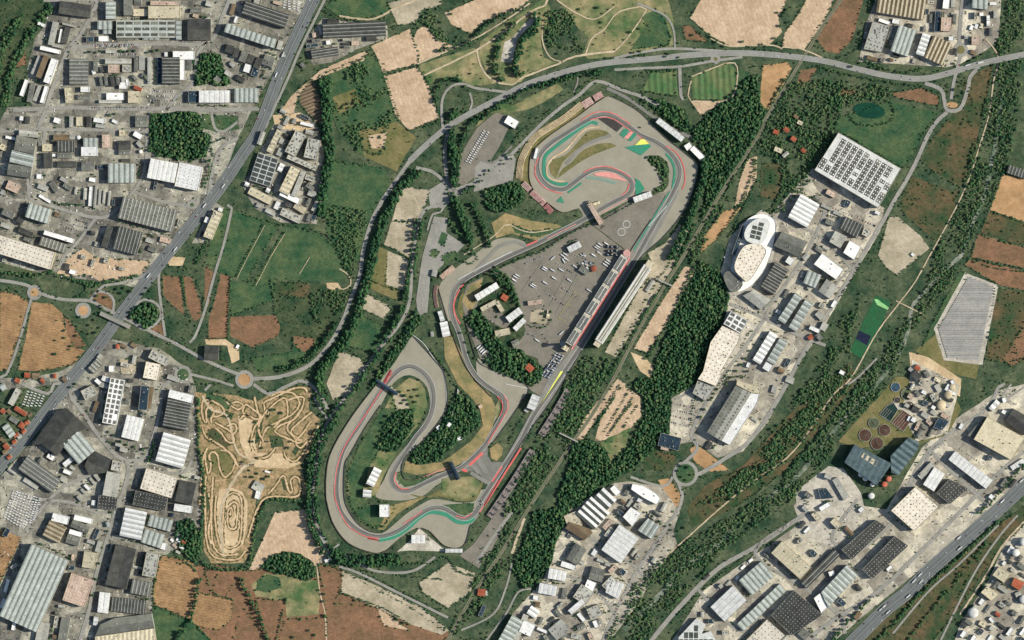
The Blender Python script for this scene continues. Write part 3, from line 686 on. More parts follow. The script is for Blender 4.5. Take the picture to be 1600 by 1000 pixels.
TREEROW="""
grove beside the motorway flyover|115 502 122 510 130 518 140 522 125 495 148 500 155 512 140 508 120 525 150 520 150 490 158 478 150 470 165 465 152 462 160 482 183 452 195 450 190 458 205 455 230 450 235 455 225 460
main bank behind the purple terraces|860 640 868 650 850 668 845 660 840 690 832 700 858 690 870 670 850 650 828 715 820 725 815 740 808 752 845 705
tall line west of the motorway|440 75 432 92 424 108 416 122 408 136
car park by the dotted roof|1110 625 1115 615 1120 608 1135 600 1142 590 1150 580 1158 570 1165 560 1172 548 1180 538 1100 640 1095 652 1168 580 1160 590 1152 600 1145 610 1185 545 1190 530
lawn inside the large roundabout|1060 735 1066 745 1075 730 1080 742 1072 750 1065 728
bottom ploughed fields|499 922 506 928 506 940 508 962 470 968 492 992 458 995 483 985 538 928 545 930 555 938 575 945 620 968 630 973 100 517 101 528 87 553 87 532 112 541 447 937 575 905
rough scrub by the river|1150 745 1165 735 1180 730 1175 750 1190 745 1200 735 1210 700 1220 690 1215 710 1230 700 1225 680 1235 690 1245 680 1240 665 1170 760 1155 770 1140 780 1128 775 1125 790 1195 755 1260 660 1270 655 1280 645 1255 680 1205 670 1215 665 1265 690
dry lawns of the riverside park|872 84 808 118 727 135 735 115 715 58 720 45 690 35 705 22 1013 40 1000 45 985 50 975 62 1000 80 990 82 1040 88 1045 84 1060 90 905 15 935 12 940 35
fringe of the big beige field|1082 55 1095 52 1110 58 1118 66 1130 72 1215 20 1222 25 1230 15 1218 40 1230 35 1210 60 1215 68 1225 20 1190 70 1160 65
circuit office grounds|735 505 742 512 720 520 728 535 735 550 742 560 795 445 800 455 790 455 805 465 812 480 760 500 745 488 785 520 780 512 760 520 820 575 840 575 815 548 800 560 848 490 850 500 838 505 860 487
south estate kerb|1010 800 1018 806 1030 815 1040 822 1048 828 1055 838 1060 830 1070 825
highway junction islands|1472 100 1480 95 1490 100 1515 95 1520 82 1525 90 1535 85 1498 128 1492 140 1498 150 1500 135 1510 130 1505 145 1360 105 1375 108 1330 104
green loop lawn inside the hairpin|625 612 632 618 640 610 645 620 650 628 640 632 648 640 628 630 635 625 655 618 652 608 615 645 606 650 600 660
motocross tracks' bare earth|420 650 425 640 410 700 418 690 440 645 430 640 403 715 380 722 395 690 400 660 425 665 455 690 450 700 390 735 385 745 395 745 402 740 420 745 425 735 412 748
top-left kerbside verge|135 82 142 81 150 82 158 80 165 81 172 80 180 79 188 80 195 81 202 80 210 80 232 82 240 80 248 78 145 192 160 190 172 180 180 178
south-west warehouse streets|175 800 168 830 160 855 155 880 150 905 145 930 232 700 240 690 245 700 238 708 170 675 178 680 188 690 198 695 210 698 110 605 118 600
"""
WOODS="""
w 1 235 178 300 172 316 182 318 205 330 212 322 245 300 252 250 245 232 235
b 1 8 322 250 330 262 318 290
b 1 6 350 215 330 225 335 245
w 1 300 95 318 82 345 85 350 110 362 130 345 135 325 130 305 135
w .8 852 20 880 12 900 25 895 50 905 60 915 78 905 85 880 75 858 75 850 45
w 1 758 300 780 290 800 283 815 290 822 310 805 325 775 333 755 320
w .9 755 555 770 560 790 545 812 545 835 565 850 575 845 595 830 603 800 590 770 578
w .9 603 660 625 640 645 640 648 665 620 705 600 705 585 695
w 1 640 715 642 706 662 690 675 675 690 665 700 640 712 615 735 625 752 655 745 670 730 680 715 690 700 705 685 720 665 725 645 723
w 1 1095 405 1125 425 1140 465 1132 495 1108 530 1098 570 1080 605 1050 618 1045 680 1025 695 1010 715 980 740 960 745 950 740 960 720 985 690 1007 650 1004 620 985 600 1000 592 1017 590 1030 550 1050 500 1075 450
w 1 895 690 920 685 945 700 960 730 965 750 935 760 905 790 880 800 870 780 885 740 890 710
w 1 832 800 880 790 890 800 880 825 868 850 862 880 840 910 820 920 800 890 815 850 825 830
w 1 1080 205 1120 165 1150 140 1165 120 1185 115 1188 160 1200 175 1190 195 1165 240 1130 290 1105 330 1095 345 1102 300 1110 265 1098 235 1080 215
w 1 1000 150 1040 158 1070 170 1080 200 1070 208 1050 195 1020 170
w .78 1575 0 1600 0 1600 60 1590 200 1570 270 1550 320 1525 360 1510 400 1480 450 1455 480 1420 530 1400 580 1375 620 1330 665 1290 720 1240 780 1190 815 1130 860 1080 920 1040 960 1010 1000 940 1000 965 960 1000 900 1045 860 1100 830 1150 800 1200 770 1250 720 1300 650 1330 610 1370 560 1400 520 1430 480 1450 440 1460 400 1480 350 1500 310 1510 260 1530 200 1545 130 1560 60
w .72 1345 430 1340 480 1310 500 1290 560 1270 590 1240 620 1225 660 1200 700 1180 715 1210 720 1250 690 1290 640 1310 600 1330 580 1330 520 1345 480
w .8 1195 175 1230 110 1260 130 1290 120 1320 150 1310 200 1275 250 1262 290 1240 310 1225 330 1205 335 1220 290 1225 260 1200 245 1180 235 1195 210
w 1 408 885 420 870 445 862 470 865 490 880 495 900 480 908 450 900 420 893
w 1 275 815 300 810 316 840 308 880 290 870 272 840
w 1 650 480 660 500 640 530 610 575 590 600 575 610 600 565 630 520
w .8 505 335 520 320 575 330 568 370 552 430 530 400 520 360
w .8 485 460 500 452 545 455 540 480 520 500 495 505 485 480
w 1 202 488 215 475 240 475 249 490 243 508 225 513 207 508
w .8 1012 243 1030 243 1042 252 1044 268 1042 290 1028 300 1012 302 1033 290 1034 280 1024 262 1012 252
w .72 1275 128 1330 125 1390 135 1400 150 1340 158 1300 180 1290 250 1275 255 1290 200 1300 160
w .7 640 40 670 15 690 30 700 60 720 68 700 80 680 60 665 38
w .75 880 590 915 555 950 560 940 600 910 650 885 690 860 700 850 690 880 640
w .72 790 770 830 700 860 700 850 740 820 790 800 830 780 850
w .7 745 870 770 860 800 830 815 830 800 880 770 920 740 960 720 990 700 990 730 930
w .6 1100 350 1130 300 1150 270 1140 310 1110 370 1080 420 1070 400
w .6 1110 780 1160 735 1230 660 1290 610 1270 660 1220 720 1160 770
w .4 500 120 560 95 600 120 615 190 590 230 560 235 520 190
b .8 14 80 10 50 50 20 105 8 160
b .7 14 30 30 8 70 -5 110
b 1 8 686 80 736 66 752 46 788 22 820 14
b 1 11 806 36 786 58 776 84 774 112 786 124
b 1 13 840 26 836 46 816 64 810 86 804 108 814 118
b 1 8 680 160 684 142 692 126 715 124 728 132
b 1 6 720 150 728 168
b 1 10 744 190 788 160 820 140 860 130 900 118 940 114
b 1 14 712 175 704 200 708 230 712 260 708 290
b 1 9 742 186 726 215 718 250 714 288
b 1 13 703 300 725 340 735 375
b 1 10 738 318 755 350 765 385
b 1 8 722 302 745 287 770 267 797 248
b 1 6 785 417 810 405 847 392 885 368 920 352
b 1 4 947 341 975 325 992 315
b .8 6 672 545 697 575 712 600 735 625
b 1 9 745 495 755 512 768 520
b 1 10 770 425 785 440 800 455 805 470
b .8 8 500 575 512 632 500 650
b 1 20 522 655 499 690 490 740 488 800 500 842 522 866 560 876 620 874
b 1 7 393 865 402 820 415 788 430 780 472 785
b .8 7 309 620 312 700 318 760 313 860 325 885 380 888 392 870
b 1 15 652 270 628 292 606 332 590 372 577 430 562 480 548 520 522 555 502 580 499 610 506 630
b 1 14 656 345 646 400 635 470 622 500 600 535 575 575 550 610 525 645
b 1 17 508 130 512 200 516 240 506 290 500 335
b 1 11 440 578 480 562 510 532 524 505
b .8 8 0 425 60 430 82 420
b .9 7 75 425 130 442 150 447
b .9 6 62 445 75 460 105 468 130 458 135 445
b .8 6 1330 150 1328 180 1345 195 1385 192 1398 175 1385 155 1355 152
b .8 6 1310 145 1290 140
b .9 5 1200 195 1170 245 1130 310 1095 370
b 1 5 1186 190 1150 250
b .9 8 1083 420 1050 495 1010 560
b .7 5 1055 400 1020 450 985 515 960 560
b .8 6 960 620 930 665 900 700
b 1 5 1345 410 1330 440 1300 480
b .8 6 240 870 238 840 305 890
b 1 9 312 905 298 965 275 1000
b 1 9 375 905 390 930 410 975 418 1000
b .8 3 448 935 440 965 432 1000
b .7 5 340 898 335 925 360 935
b 1 3 495 905 502 940
b .8 4 530 880 580 900 650 935 690 955
b .8 3 590 950 595 925
b .8 3 530 925 600 950 640 975
b .8 6 620 880 670 880 700 870 712 890 740 900
b .6 6 655 935 690 950
b .8 6 1000 200 1060 220
b .9 4 1180 250 1178 290 1160 330 1140 370
b .7 6 1345 50 1335 80 1310 90
b .8 6 1345 92 1400 112 1440 108
b .8 5 430 70 410 120 425 60
b .7 5 880 150 900 140 930 130
b 1 8 1500 800 1450 850 1420 880 1380 915 1340 955 1300 1000
b 1 7 1560 815 1500 870 1440 925 1400 970 1370 1000
b .6 8 1540 850 1500 900 1450 960 1420 1000
b 1 8 1600 725 1560 770 1530 800
b .8 5 1250 870 1200 850 1150 880 1100 920 1060 960
b .9 4 240 160 235 200
b .8 5 25 370 40 340 50 330 60 310
b .6 6 260 240 265 245
b .8 5 110 545 90 500
b .6 6 30 590 60 595 95 598
b .7 5 45 605 30 650
b .8 6 150 325 125 320 90 318 60 305
b .8 4 170 690 195 700 215 705
b .9 8 225 700 235 720 240 680
b .7 6 300 600 340 600 365 590
b .7 6 340 610 375 612
b .9 8 330 625 360 650
b .6 6 410 596 440 600
b .7 4 1090 500 1110 510
b .7 4 1175 590 1140 590 1110 625
b .8 5 1090 605 1080 660 1090 700
b .6 5 1190 600 1160 650
b .8 4 1180 480 1160 500
b .8 3 1170 520 1150 560 1125 600
b .6 4 1310 560 1290 600
b .9 9 1350 600 1290 670 1230 740
b .8 6 540 190 560 220 580 240 600 240
b .7 5 600 100 580 85 560 95
b .8 4 652 100 665 118 686 186 650 200
b .8 5 620 40 600 45 560 33 530 30 505 15
b .7 4 655 92 700 82
b .6 5 1400 170 1460 175
b .8 5 1440 210 1420 250
b .7 5 1500 300 1490 350 1460 400
b .9 3 980 615 960 650 945 674
b .9 3 989 612 989 622 970 650 955 674
b .9 3 988 630 968 655 950 680
b .9 3 998 632 985 650 975 668
b .9 5 968 602 950 632 935 660
b .8 2.5 412 352 386 400 368 434
b .8 2.5 444 364 422 400 398 446
b 1 4 424 438 430 470 430 492
b 1 3 361 432 358 480 357 528
b .9 4 302 432 318 462 316 500
b .8 3 284 432 292 480 300 502
b .8 3 1510 404 1560 420 1605 424
b .7 3 1545 348 1605 365
b .8 4 895 560 880 590 850 640 830 672
b .7 3 770 320 770 335
b .6 4 1170 245 1182 250 1184 285
b .7 5 170 292 196 300
b .9 4 598 382 618 390 642 406
b .9 4 580 437 605 448 633 456
b .9 4 565 456 580 460 614 484
b .8 5 545 545 560 555 578 566
b .9 6 728 392 745 402 735 412 715 405
b .7 8 700 345 720 365 740 395
b .8 6 1178 250 1172 285 1150 330 1125 368
b 1 6 1220 262 1225 290 1210 320 1200 330
b .9 5 824 640 808 665 796 692
b .9 6 724 296 748 280 776 262 790 240
b .8 5 860 172 840 186 815 206 800 226
b .7 4 905 138 930 122 950 130 985 140
b .8 5 1005 150 1030 172 1060 195
b .8 4 640 205 660 196 690 184
w .76 905 575 935 560 955 562 945 600 915 655 880 715 850 760 815 805 795 790 830 720 870 650
b 1 12 1102 250 1096 290 1080 335 1062 375 1048 402
b .9 7 1086 350 1052 422 1010 486 982 540 952 586
b .9 6 1106 348 1078 402
b .9 6 965 92 1000 86 1040 70
b .8 5 1180 78 1240 84 1300 92
b .8 5 1000 118 1010 110 1055 110
b .8 6 1280 104 1340 120 1400 130 1440 134
b .8 5 1500 120 1520 160 1500 200
b .9 6 330 340 322 380 306 410
b .9 5 436 350 500 362 530 390 548 430
b .8 4 395 590 440 580
b .9 7 140 445 180 438 215 432
b .6 4 885 612 862 648 838 685
b .6 4 828 712 800 755 768 800
b .8 5 560 890 620 898 690 905
b .8 5 1120 745 1160 735 1215 700
w .8 1085 790 1160 735 1230 665 1330 575 1340 590 1290 650 1230 720 1150 780
w .9 728 500 745 480 760 500 775 520 790 545 770 560 750 530
b 1 7 768 415 790 430 802 450 812 478
b 1 5 808 502 825 508 850 512 862 500
b 1 6 722 452 735 440 752 430
"""
BUILD="""
#A
94 12 143 19 20 d 11
60 36 71 41 5 w 4
88 35 80 71 9 l 7
98 37 118 42 3 l 5
107 43 100 68 9 d 7
97 46 93 67 3 w 6
82 71 98 74 4 l 5
64 75 95 82 6 w 8
64 88 52 117 8 l 6
74 88 61 122 9 k 9
87 93 74 130 10 w 10
43 125 34 150 6 w 7
52 130 46 160 8 g 6
63 134 54 158 6 l 5
74 135 66 161 6 w 7
174 3 174 31 15 n 9
201 -3 201 25 13 g 11
216 -3 216 8 12 g 9
233 20 282 20 19 c 9
209 20 232 20 11 c 6
183 46 275 46 27 o 9
183 60.5 215 60.5 5 g 5
223 59 250 59 7 n 5
280 32 280 63 8 n 9
294 47 330 47 33 d 10
153 40 176 40 13 n 9
161 50 175 50 7 n 6
155 61 170 61 8 w 6
136 62 147 62 8 b 6
124 92 124 133 29 s 7
165 96 206 96 8 l 6
170 108 187 108 12 p 8
192 107 206 107 11 x 6
213 90 213 113 6 g 7
222 88 222 110 9 l 5
234 90 234 131 6 l 5
268 90 268 132 27 D 10
249.5 90 249.5 131 6 b 5
271 87 304 87 13 w 6
285.5 94 285.5 125 7 w 6
296 94 296 110 8 g 4
107 138 109 161 11 c 7
127 140 140 140 8 w 7
122 152 142 152 8 g 5
167 151 194 151 11 w 6
155 159 190 159 5 l 5
201 152 219 152 18 c 6
187 134 199 134 10 w 6
295 151.5 311 151.5 18 b 8
#B
412 33.5 419 12.5 71 D 10
353 44 431 69.5 14 n 12
434 70 441 72 14 l 7
361 71 357 83 12 d 7
371 76 367 90 8 d 7
384 81 378 97 11 g 7
395 86 389 99 10 d 7
407 91 400 107 10 d 8
389 101 385 113 10 w 5
401 108 397 119 10 b 5
423 88 417 103 17 g 7
312 151.5 360 151.5 19 W 10
367 149.5 404 149.5 22 n 8
402 -2 399 12 8 l 4
324 28 330 40 8 l 5
#C
45.5 205 44.5 214 29 l 8
43.5 215 38.5 238 32 g 9
38 239 33.5 258 36 n 10
33 259 30.5 276 37 g 9
84 215 108 215 9 k 6
109 214 118 214 8 l 5
67 231 82 231 11 c 6
90 229 117 229 17 D 8
90 243 113 243 9 g 7
76 239 76 263 13 d 8
90 257 120 257 10 d 6
131 223 154 223 14 n 7
128 237 153 237 14 w 7
167 211 167 231 13 p 7
186 227 205 227 14 d 8
186 238 205 238 8 g 6
187 208 197 208 9 c 5
128 260 148 260 15 g 7
170 271 212 271 30 n 10
234 263 277 271.5 31 W 12
278 272.5 314 280 38 v 12
190 324 274 346 35 s 11
182 371 219 381 37 D 9
173 354 163 386 9 d 8
44 328 79 339 23 n 10
70 363 116 377 7 w 7
64 376 104 389 14 s 7
-12 378 84 408 28 q 14
134 294 133 312 5 l 4
143 292 141 322 5 w 4
151 290 148 325 4 l 4
157 296 155 320 4 l 4
164 298 162 318 4 l 4
58 276 66 276 7 w 4
#D
420 244 406 287 33 P 6
438 204 421 238 9 c 7
471 208 454 241 18 x 9
492 218 485 248 20 x 10
450 244 495 264 8 x 7
463 263 444 302 16 c 10
475 268 459 307 8 l 9
439 301 468 315 9 w 9
390 297 425 315 12 c 4
461 320 478 331 10 c 6
440 330 470 344 12 x 6
482 300 494 305 10 l 5
342 331 325 372 14 c 8
554.5 58.5 553.5 35.5 98 D 9
512 33 530 36 8 d 7
509 89.5 507 76.5 42 D 7
#E
241 567 236 592 23 q 10
236 552 263 566 14 x 9
157 563 142 580 12 s 6
171 576 179 576 9 w 5
184 538 184 545 6 r 4
43 582 43 590 9 r 4
56 583 56 591 12 k 4
86 584 86 591 6 r 4
74 590 74 600 10 g 4
#F
30 608 17 632 9 l 7
24 637 42 648 7 r 5
16 652 28 660 8 g 4
31 662 38 667 9 r 4
8 664 21 682 11 n 5
22 681 30 678 7 r 4
7 694 14 702 8 r 4
1 684 8 690 6 k 4
131 618 149 609 16 x 8
153 627 147 643 6 k 4
185 592 172 662 22 Q 10
228 603 224 640 13 b 9
238 605 233 638 6 k 6
195 665 222 672 36 W 8
285 613 282 625 38 w 10
281.5 626 273 669 37 D 9
278 681 265 726 44 W 11
225 747 274 762 33 q 10
211 777 261 787 22 S 9
278 766 304 772 34 d 10
273 792 300 796 11 w 7
* 50 697 90 641 106 638 138 668 117 678 90 712 66 693 d 10
111 710 137 688 40 n 10
* 143 702 175 718 168 738 140 742 133 728 d 7
75 711 85 717 7 w 5
56 751 70 731 64 s 9
38 748 60 762 8 l 4
148 741 156 751 5 l 4
141 747 149 757 4 l 4
133 757 141 765 5 w 4
127 764 134 771 4 l 4
121 775 128 783 4 l 4
184 720 181 735 14 x 9
179 738 172 775 22 l 9
170 775 168 795 29 S 8
#G
97 804 94 816 26 w 8
92 818 80 842 28 K 8
132 807 130 815 29 w 8
129 817 124 828 29 g 8
120 829 118 836 20 w 8
117 837 113 850 21 g 8
131 873 150 876 25 c 7
157 845 152 862 7 l 5
26 905 84 931 122 n 14
130 900 116 942 35 p 12
214 796 204.5 840 34 W 10
233 812 269 822 18 n 6
224 836 255 846 22 n 6
257 848 255 858 9 w 6
198 854 182 916 33 d 11
240 864 233 900 20 x 9
206 915 236 921 22 s 7
155 940 172 942 32 W 8
174 943 228 949 22 D 6
* 158 975 180 965 238 958 242 980 150 993 g 9
* 150 994 242 981 246 1010 150 1010 c 9
70 972 64 1005 18 l 6
104 965 98 1000 14 g 6
18 888 27 881 6 l 4
8 925 14 905 5 w 4
2 950 8 935 6 w 4
196 601 203 603 5 l 3
#H
320 551 342 552 22 d 7
370 544 373 539 4 w 3
591 732 578 758 13 W 9
574.5 765 573.5 777 13 W 9
601 788 601 807 15 w 12
396 756 411 765 14 l 4
405 767 402 779 8 w 4
414 736 422 738 3 w 3
500 833 509 848 7 l 4
508 877 517 872 5 w 3
#I
791 186 808 196 13 w 7
840 232 836 248 5 w 5
798 247 797 243 9 l 4
#J
921 318 940 350 8 p 9
938 316 926 320 4 c 4
990 313 1018 303 9 W 8
888 391 907 381 10 W 8
#K
744 466 778 445 10 W 9
752 484 776 471 7 c 7
776 471 786 487 7 c 7
784 462 793 468 9 r 5
825 474 848 471 7 p 6
793 500 814 484 11 W 8
804 515 820 499 8 W 8
774 522 797 517 10 c 6
800 538 811 533 9 g 6
824 579 831 571 12 r 7
* 877 544 882 538 890 544 886 550 c 12
675 426 683 428 10 l 5
687 486 692 502 7 W 6
693 503 698 526 12 W 7
675 518 676 526 5 l 3
858 485 856 497 5 c 4
906 418 918 426 10 g 6
927 416 929 424 8 r 5
829 639 838 617 13 W 10
820 639 826 643 6 l 4
715 612 716 612 8 w 4
707 646 708 646 8 l 4
700 666 704 661 5 w 4
683 670 688 666 6 w 4
695 681 696 681 6 w 4
749 633 752 637 5 p 4
715 686 722 684 5 w 3
643 842 665 842 13 W 7
696 860 723 860 6 W 8
752 931 753 920 12 r 5
758 927 762 926 8 l 4
750 962 757 946 6 b 5
#L
914 815 938 788 38 Y 8
938 787 953 771 28 Y 8
958 769 965 763 15 w 7
* 883 825 890 815 922 826 926 832 913 844 k 7
885 817 906 809 24 c 6
893 878 908 853 20 g 8
877 880 899 887 8 w 6
857 895 885 900 16 W 8
842 918 870 923 16 W 8
898 944 904 951 28 W 9
902 922 921 935 24 x 7
915 912 929 918 16 w 7
922 894 943 900 20 g 7
948 906 958 916 22 x 8
920 960 938 952 18 x 6
865 982 887 986 20 g 8
809 965 787 1005 20 n 9
822 960 806 1000 9 l 7
837 950 829 962 16 W 8
828 972 820 990 20 w 8
866 975 880 992 26 l 8
#M
1027 188 1067 219 9 W 9
1071 232 1080 226 9 w 6
1081 231 1098 248 9 w 7
~ 1139 452 1140 430 1150 385 1163 348 1190 334 1211 346 1209 375 1202 404 1188 431 1164 453 w 4
~ 1162 370 1166 355 1178 344 1193 341 1202 348 1196 372 1186 382 1170 379 P 13
~ 1147 420 1152 400 1164 384 1184 382 1195 390 1193 402 1170 438 1158 434 q 13
* 1152 372 1159 352 1162 350 1159 371 1148 400 1143 397 b 9
~ 1130 430 1141 424 1160 442 1150 456 1138 452 g 8
1265 312 1245 348 34 W 11
* 1221 362 1261 378 1248 402 1208 384 g 11
1221 416 1198 455 24 D 9
* 1160 462 1176 454 1204 468 1188 484 l 7
1247.5 461 1220 503 13 n 9
1264 471 1237 515 14 n 9
* 1262 422 1283 430 1273 450 1254 442 n 8
1237 403 1231 412 11 w 7
* 1142 486 1168 501 1156 521 1130 506 Q 12
* 1128 509 1156 522 1152 536 1126 580 1127 586 1118 603 1090 592 1098 580 1110 534 q 12
* 1090 594 1117 604 1102 626 1082 614 x 8
1208.5 521 1181 566 14 W 8
1224 531 1203 567 14 n 8
1202 568 1196 578 12 w 8
1265 511 1280 518 6 w 6
1264 524 1268 530 8 r 5
1010 455 1021 438 6 l 4
* 1149 602 1172 614 1126 688 1104 675 Z 13
* 1173 614 1186 616 1182 630 1140 695 1127 688 w 10
* 1151 594 1188 605 1186 614 1173 613 1150 601 c 12
1030 686 1062 694 20 b 7
1033 697 1045 700 9 p 8
* 988 756 1004 758 1023 769 1032 778 1026 788 1005 777 986 764 w 9
#N
* 973 807 986 792 1002 802 988 822 w 8
* 996 828 1012 809 1031 822 1018 842 n 8
954.5 869 983 829 37 W 10
* 950 903 976 912 965 935 946 925 W 8
1127 931 1149 954 48 W 10
1164 918 1199 888 31 n 9
1213 854 1258 895 25 c 11
1156 980 1223 917 15 n 6
* 1204 960 1240 922 1284 960 1236 992 S 9
* 1160 1005 1198 967 1226 992 1213 1005 q 9
* 1060 995 1088 965 1102 975 1096 990 1110 985 1122 1008 1060 1008 P 8
1012 816 1014 813 4 w 3
#O
1371 2 1444 14 36 K 10
* 1363 34 1390 42 1377 82 1349 77 x 7
1373 31 1390 37 5 w 5
1394 42 1387 62 3 l 4
1397 60 1424 69 43 n 10
1447 54 1436 87 13 W 8
1450 73 1479 86 37 K 9
1472 96 1478 86 5 w 9
1478 28 1477 49 16 p 8
1465 18 1463 50 8 b 6
* 1519 -8 1544 -8 1541 16 1517 13 n 9
1479 -5 1477 14 10 w 7
1489 -5 1488 12 6 l 7
1516 47 1519 40 5 w 4
1524 45 1526 38 5 w 4
1532 44 1534 37 5 c 4
1524 57 1524 70 13 p 8
1533 20 1533 25 6 w 5
#P
* 1309 208 1406 264 1371 325 1272 266 O 13
* 1320 338 1349 352 1338 372 1311 357 D 9
* 1350 355 1361 362 1355 371 1346 366 x 6
* 1304 361 1323 370 1312 388 1295 378 l 9
* 1327 376 1345 386 1334 406 1317 395 w 8
1424 396 1428 400 4 w 3
* 1284 396 1317 421 1306 437 1271 413 w 10
* 1291 436 1309 449 1296 467 1278 455 l 8
1276 488 1285 497 10 l 6
1430 572 1436 578 8 r 5
1426 582 1436 592 12 d 8
1312 580 1319 584 6 w 5
1487 594 1490 600 6 w 5
1574 264 1604 274 13 D 6
#Q
* 1334 694 1392 724 1368 758 1350 745 1318 722 T 14
1346 710 1368 724 8 c 17
* 1418 683 1434 690 1432 702 1402 742 1391 738 1390 712 T 14
* 1541 651 1600 684 1578 718 1520 686 c 12
* 1537 650 1540.5 651 1519.5 686 1511 680 g 9
* 1582 638 1612 655 1600 680 1569 658 d 9
* 1556 624 1562 629 1550 643 1544 638 W 5
1566 626 1572 624 7 w 5
1567 646 1570 641 7 w 5
1500 670 1504 662 6 w 4
1580 732 1600 719 8 W 4
* 1457 668 1466 652 1482 658 1471 672 b 8
1430 672 1436 660 5 p 5
1486 711 1545 757 17 W 9
1457 724 1436 746 9 l 7
1450 743 1467 754 32 W 8
* 1482 748 1511 763 1483 787 1462 770 S 9
* 1429 760 1465 791 1427 829 1391 797 q 13
* 1278 765 1290 762 1302 778 1282 780 b 6
1281 796 1296 787 7 w 6
* 1300 750 1308 745 1328 776 1318 782 l 5
#R
* 1314 858 1368 812 1384 822 1330 874 S 9
* 1346 889 1397 837 1418 852 1362 904 S 10
* 1282 925 1322 882 1340 898 1293 948 n 10
* 1271 934 1281 926 1292 948 1283 957 w 8
1295 897 1303 894 7 w 6
1277 884 1286 893 74 D 7
* 1560 885 1578 897 1568 910 1550 898 c 7
* 1542 915 1560 928 1548 938 1532 925 c 7
* 1584 902 1600 910 1592 922 1579 914 r 8
1555 957 1562 962 6 r 5
1566 882 1570 877 4 w 5
1581 955 1588 960 7 g 6
1546 965 1552 972 5 w 5
1250 985 1262 995 14 g 6
#A
236 5 278 6 6 p 5
302 24 310 26 5 p 4
157 120 160 134 5 g 6
165 119 167 134 5 g 8
175 120 178 135 6 d 9
184 119 186 133 6 g 7
192 120 193 129 5 l 8
199 124 200 134 4 w 6
208 119 214 126 5 g 6
150 95 150 112 7 g 6
157 105 161 113 5 d 7
146 110 148 116 5 w 5
222 117 231 122 6 g 5
210 136 222 141 6 r 5
85 187 95 190 8 w 5
112 182 112 199 6 l 6
120 190 130 190 14 c 7
136 190 143 190 16 d 8
147 187 164 190 7 w 5
150 196 165 198 6 l 5
176 188 184 192 5 w 4
212 190 232 190 18 g 6
#B
322 5 332 8 8 l 6
360 98 366 104 6 l 5
352 112 362 118 7 l 5
370 120 382 127 8 d 5
336 121 344 128 9 g 5
470 99 476 105 6 g 4
410 98 416 102 5 w 4
441 85 446 89 4 l 3
#C
62 214 64 228 7 g 6
12 288 30 296 14 p 6
60 290 75 296 8 l 5
80 285 90 300 8 g 5
95 278 105 284 6 l 4
100 288 112 296 7 g 5
62 305 80 316 5 w 3
172 300 170 322 4 l 4
120 292 118 304 4 l 4
5 330 22 338 10 g 8
28 342 36 348 8 d 9
2 350 18 356 7 l 6
30 358 52 368 8 d 7
38 372 50 378 6 g 6
228 374 240 378 7 l 4
232 387 244 392 8 g 4
210 208 222 215 8 w 5
215 222 222 230 6 l 5
140 280 150 282 6 w 4
1 228 9 232 9 c 5
#D
405 226 412 206 7 l 8
470 192 490 197 5 w 6
478 276 492 281 8 x 7
480 288 490 296 7 g 7
446 318 456 322 7 d 9
#E
2 600 8 610 8 n 4
160 590 178 597 8 W 6
150 593 158 600 6 W 6
262 588 280 594 7 l 5
188 538 198 543 5 k 4
205 537 213 542 6 k 4
24 593 32 596 7 r 4
64 592 70 598 6 r 4
98 590 104 596 6 k 4
#F
2 640 8 645 7 r 4
12 640 17 646 6 k 4
40 662 46 658 6 r 4
44 650 50 646 5 k 4
35 676 40 671 6 r 4
20 692 26 688 6 r 4
5 708 12 704 7 k 4
12 716 18 712 6 r 4
28 684 33 680 6 l 4
95 746 104 752 7 l 5
100 735 112 740 6 w 5
110 729 117 733 5 l 4
156 600 170 604 8 l 5
#G
276 842 282 846 4 w 3
270 850 276 856 4 p 3
281 853 287 858 4 w 3
284 845 290 849 4 r 3
267 842 271 846 4 w 3
275 861 282 864 4 l 3
166 820 172 818 8 n 5
#N
1170 878 1176 873 4 w 3
1158 889 1164 883 4 w 3
1150 905 1154 900 4 w 3
1134 915 1141 907 4 l 3
1100 905 1108 897 5 d 3
#M
1290 345 1302 350 8 g 7
1283 320 1299 327 5 l 4
1302 331 1314 336 5 l 4
1255 405 1262 398 8 l 6
1290 505 1284 516 10 l 7
1276 522 1283 531 8 g 6
1228 591 1240 596 10 l 5
1300 480 1306 470 6 w 5
1262 452 1270 444 6 l 5
#Q
1462 601 1468 611 8 l 5
1455 616 1461 627 7 x 6
1440 645 1450 652 8 l 5
1448 656 1455 663 6 p 5
1430 611 1436 619 6 g 5
1420 575 1427 581 6 l 4
1445 580 1451 589 7 g 5
1460 591 1470 596 6 c 4
1258 770 1266 776 8 g 8
1270 801 1279 812 8 c 8
1300 812 1311 823 10 c 9
1254 791 1261 798 6 l 6
1288 742 1298 746 7 l 9
#R
1590 880 1600 888 8 g 6
1586 930 1594 926 7 l 5
1530 972 1540 978 7 c 5
#J
1208 205 1216 208 7 r 5
1225 200 1232 206 7 r 5
1236 215 1243 220 7 r 5
1246 190 1254 194 6 c 5
1210 232 1222 237 7 c 5
1223 245 1231 238 6 l 5
1252 233 1258 238 6 r 5
1240 180 1247 185 5 k 5
"""
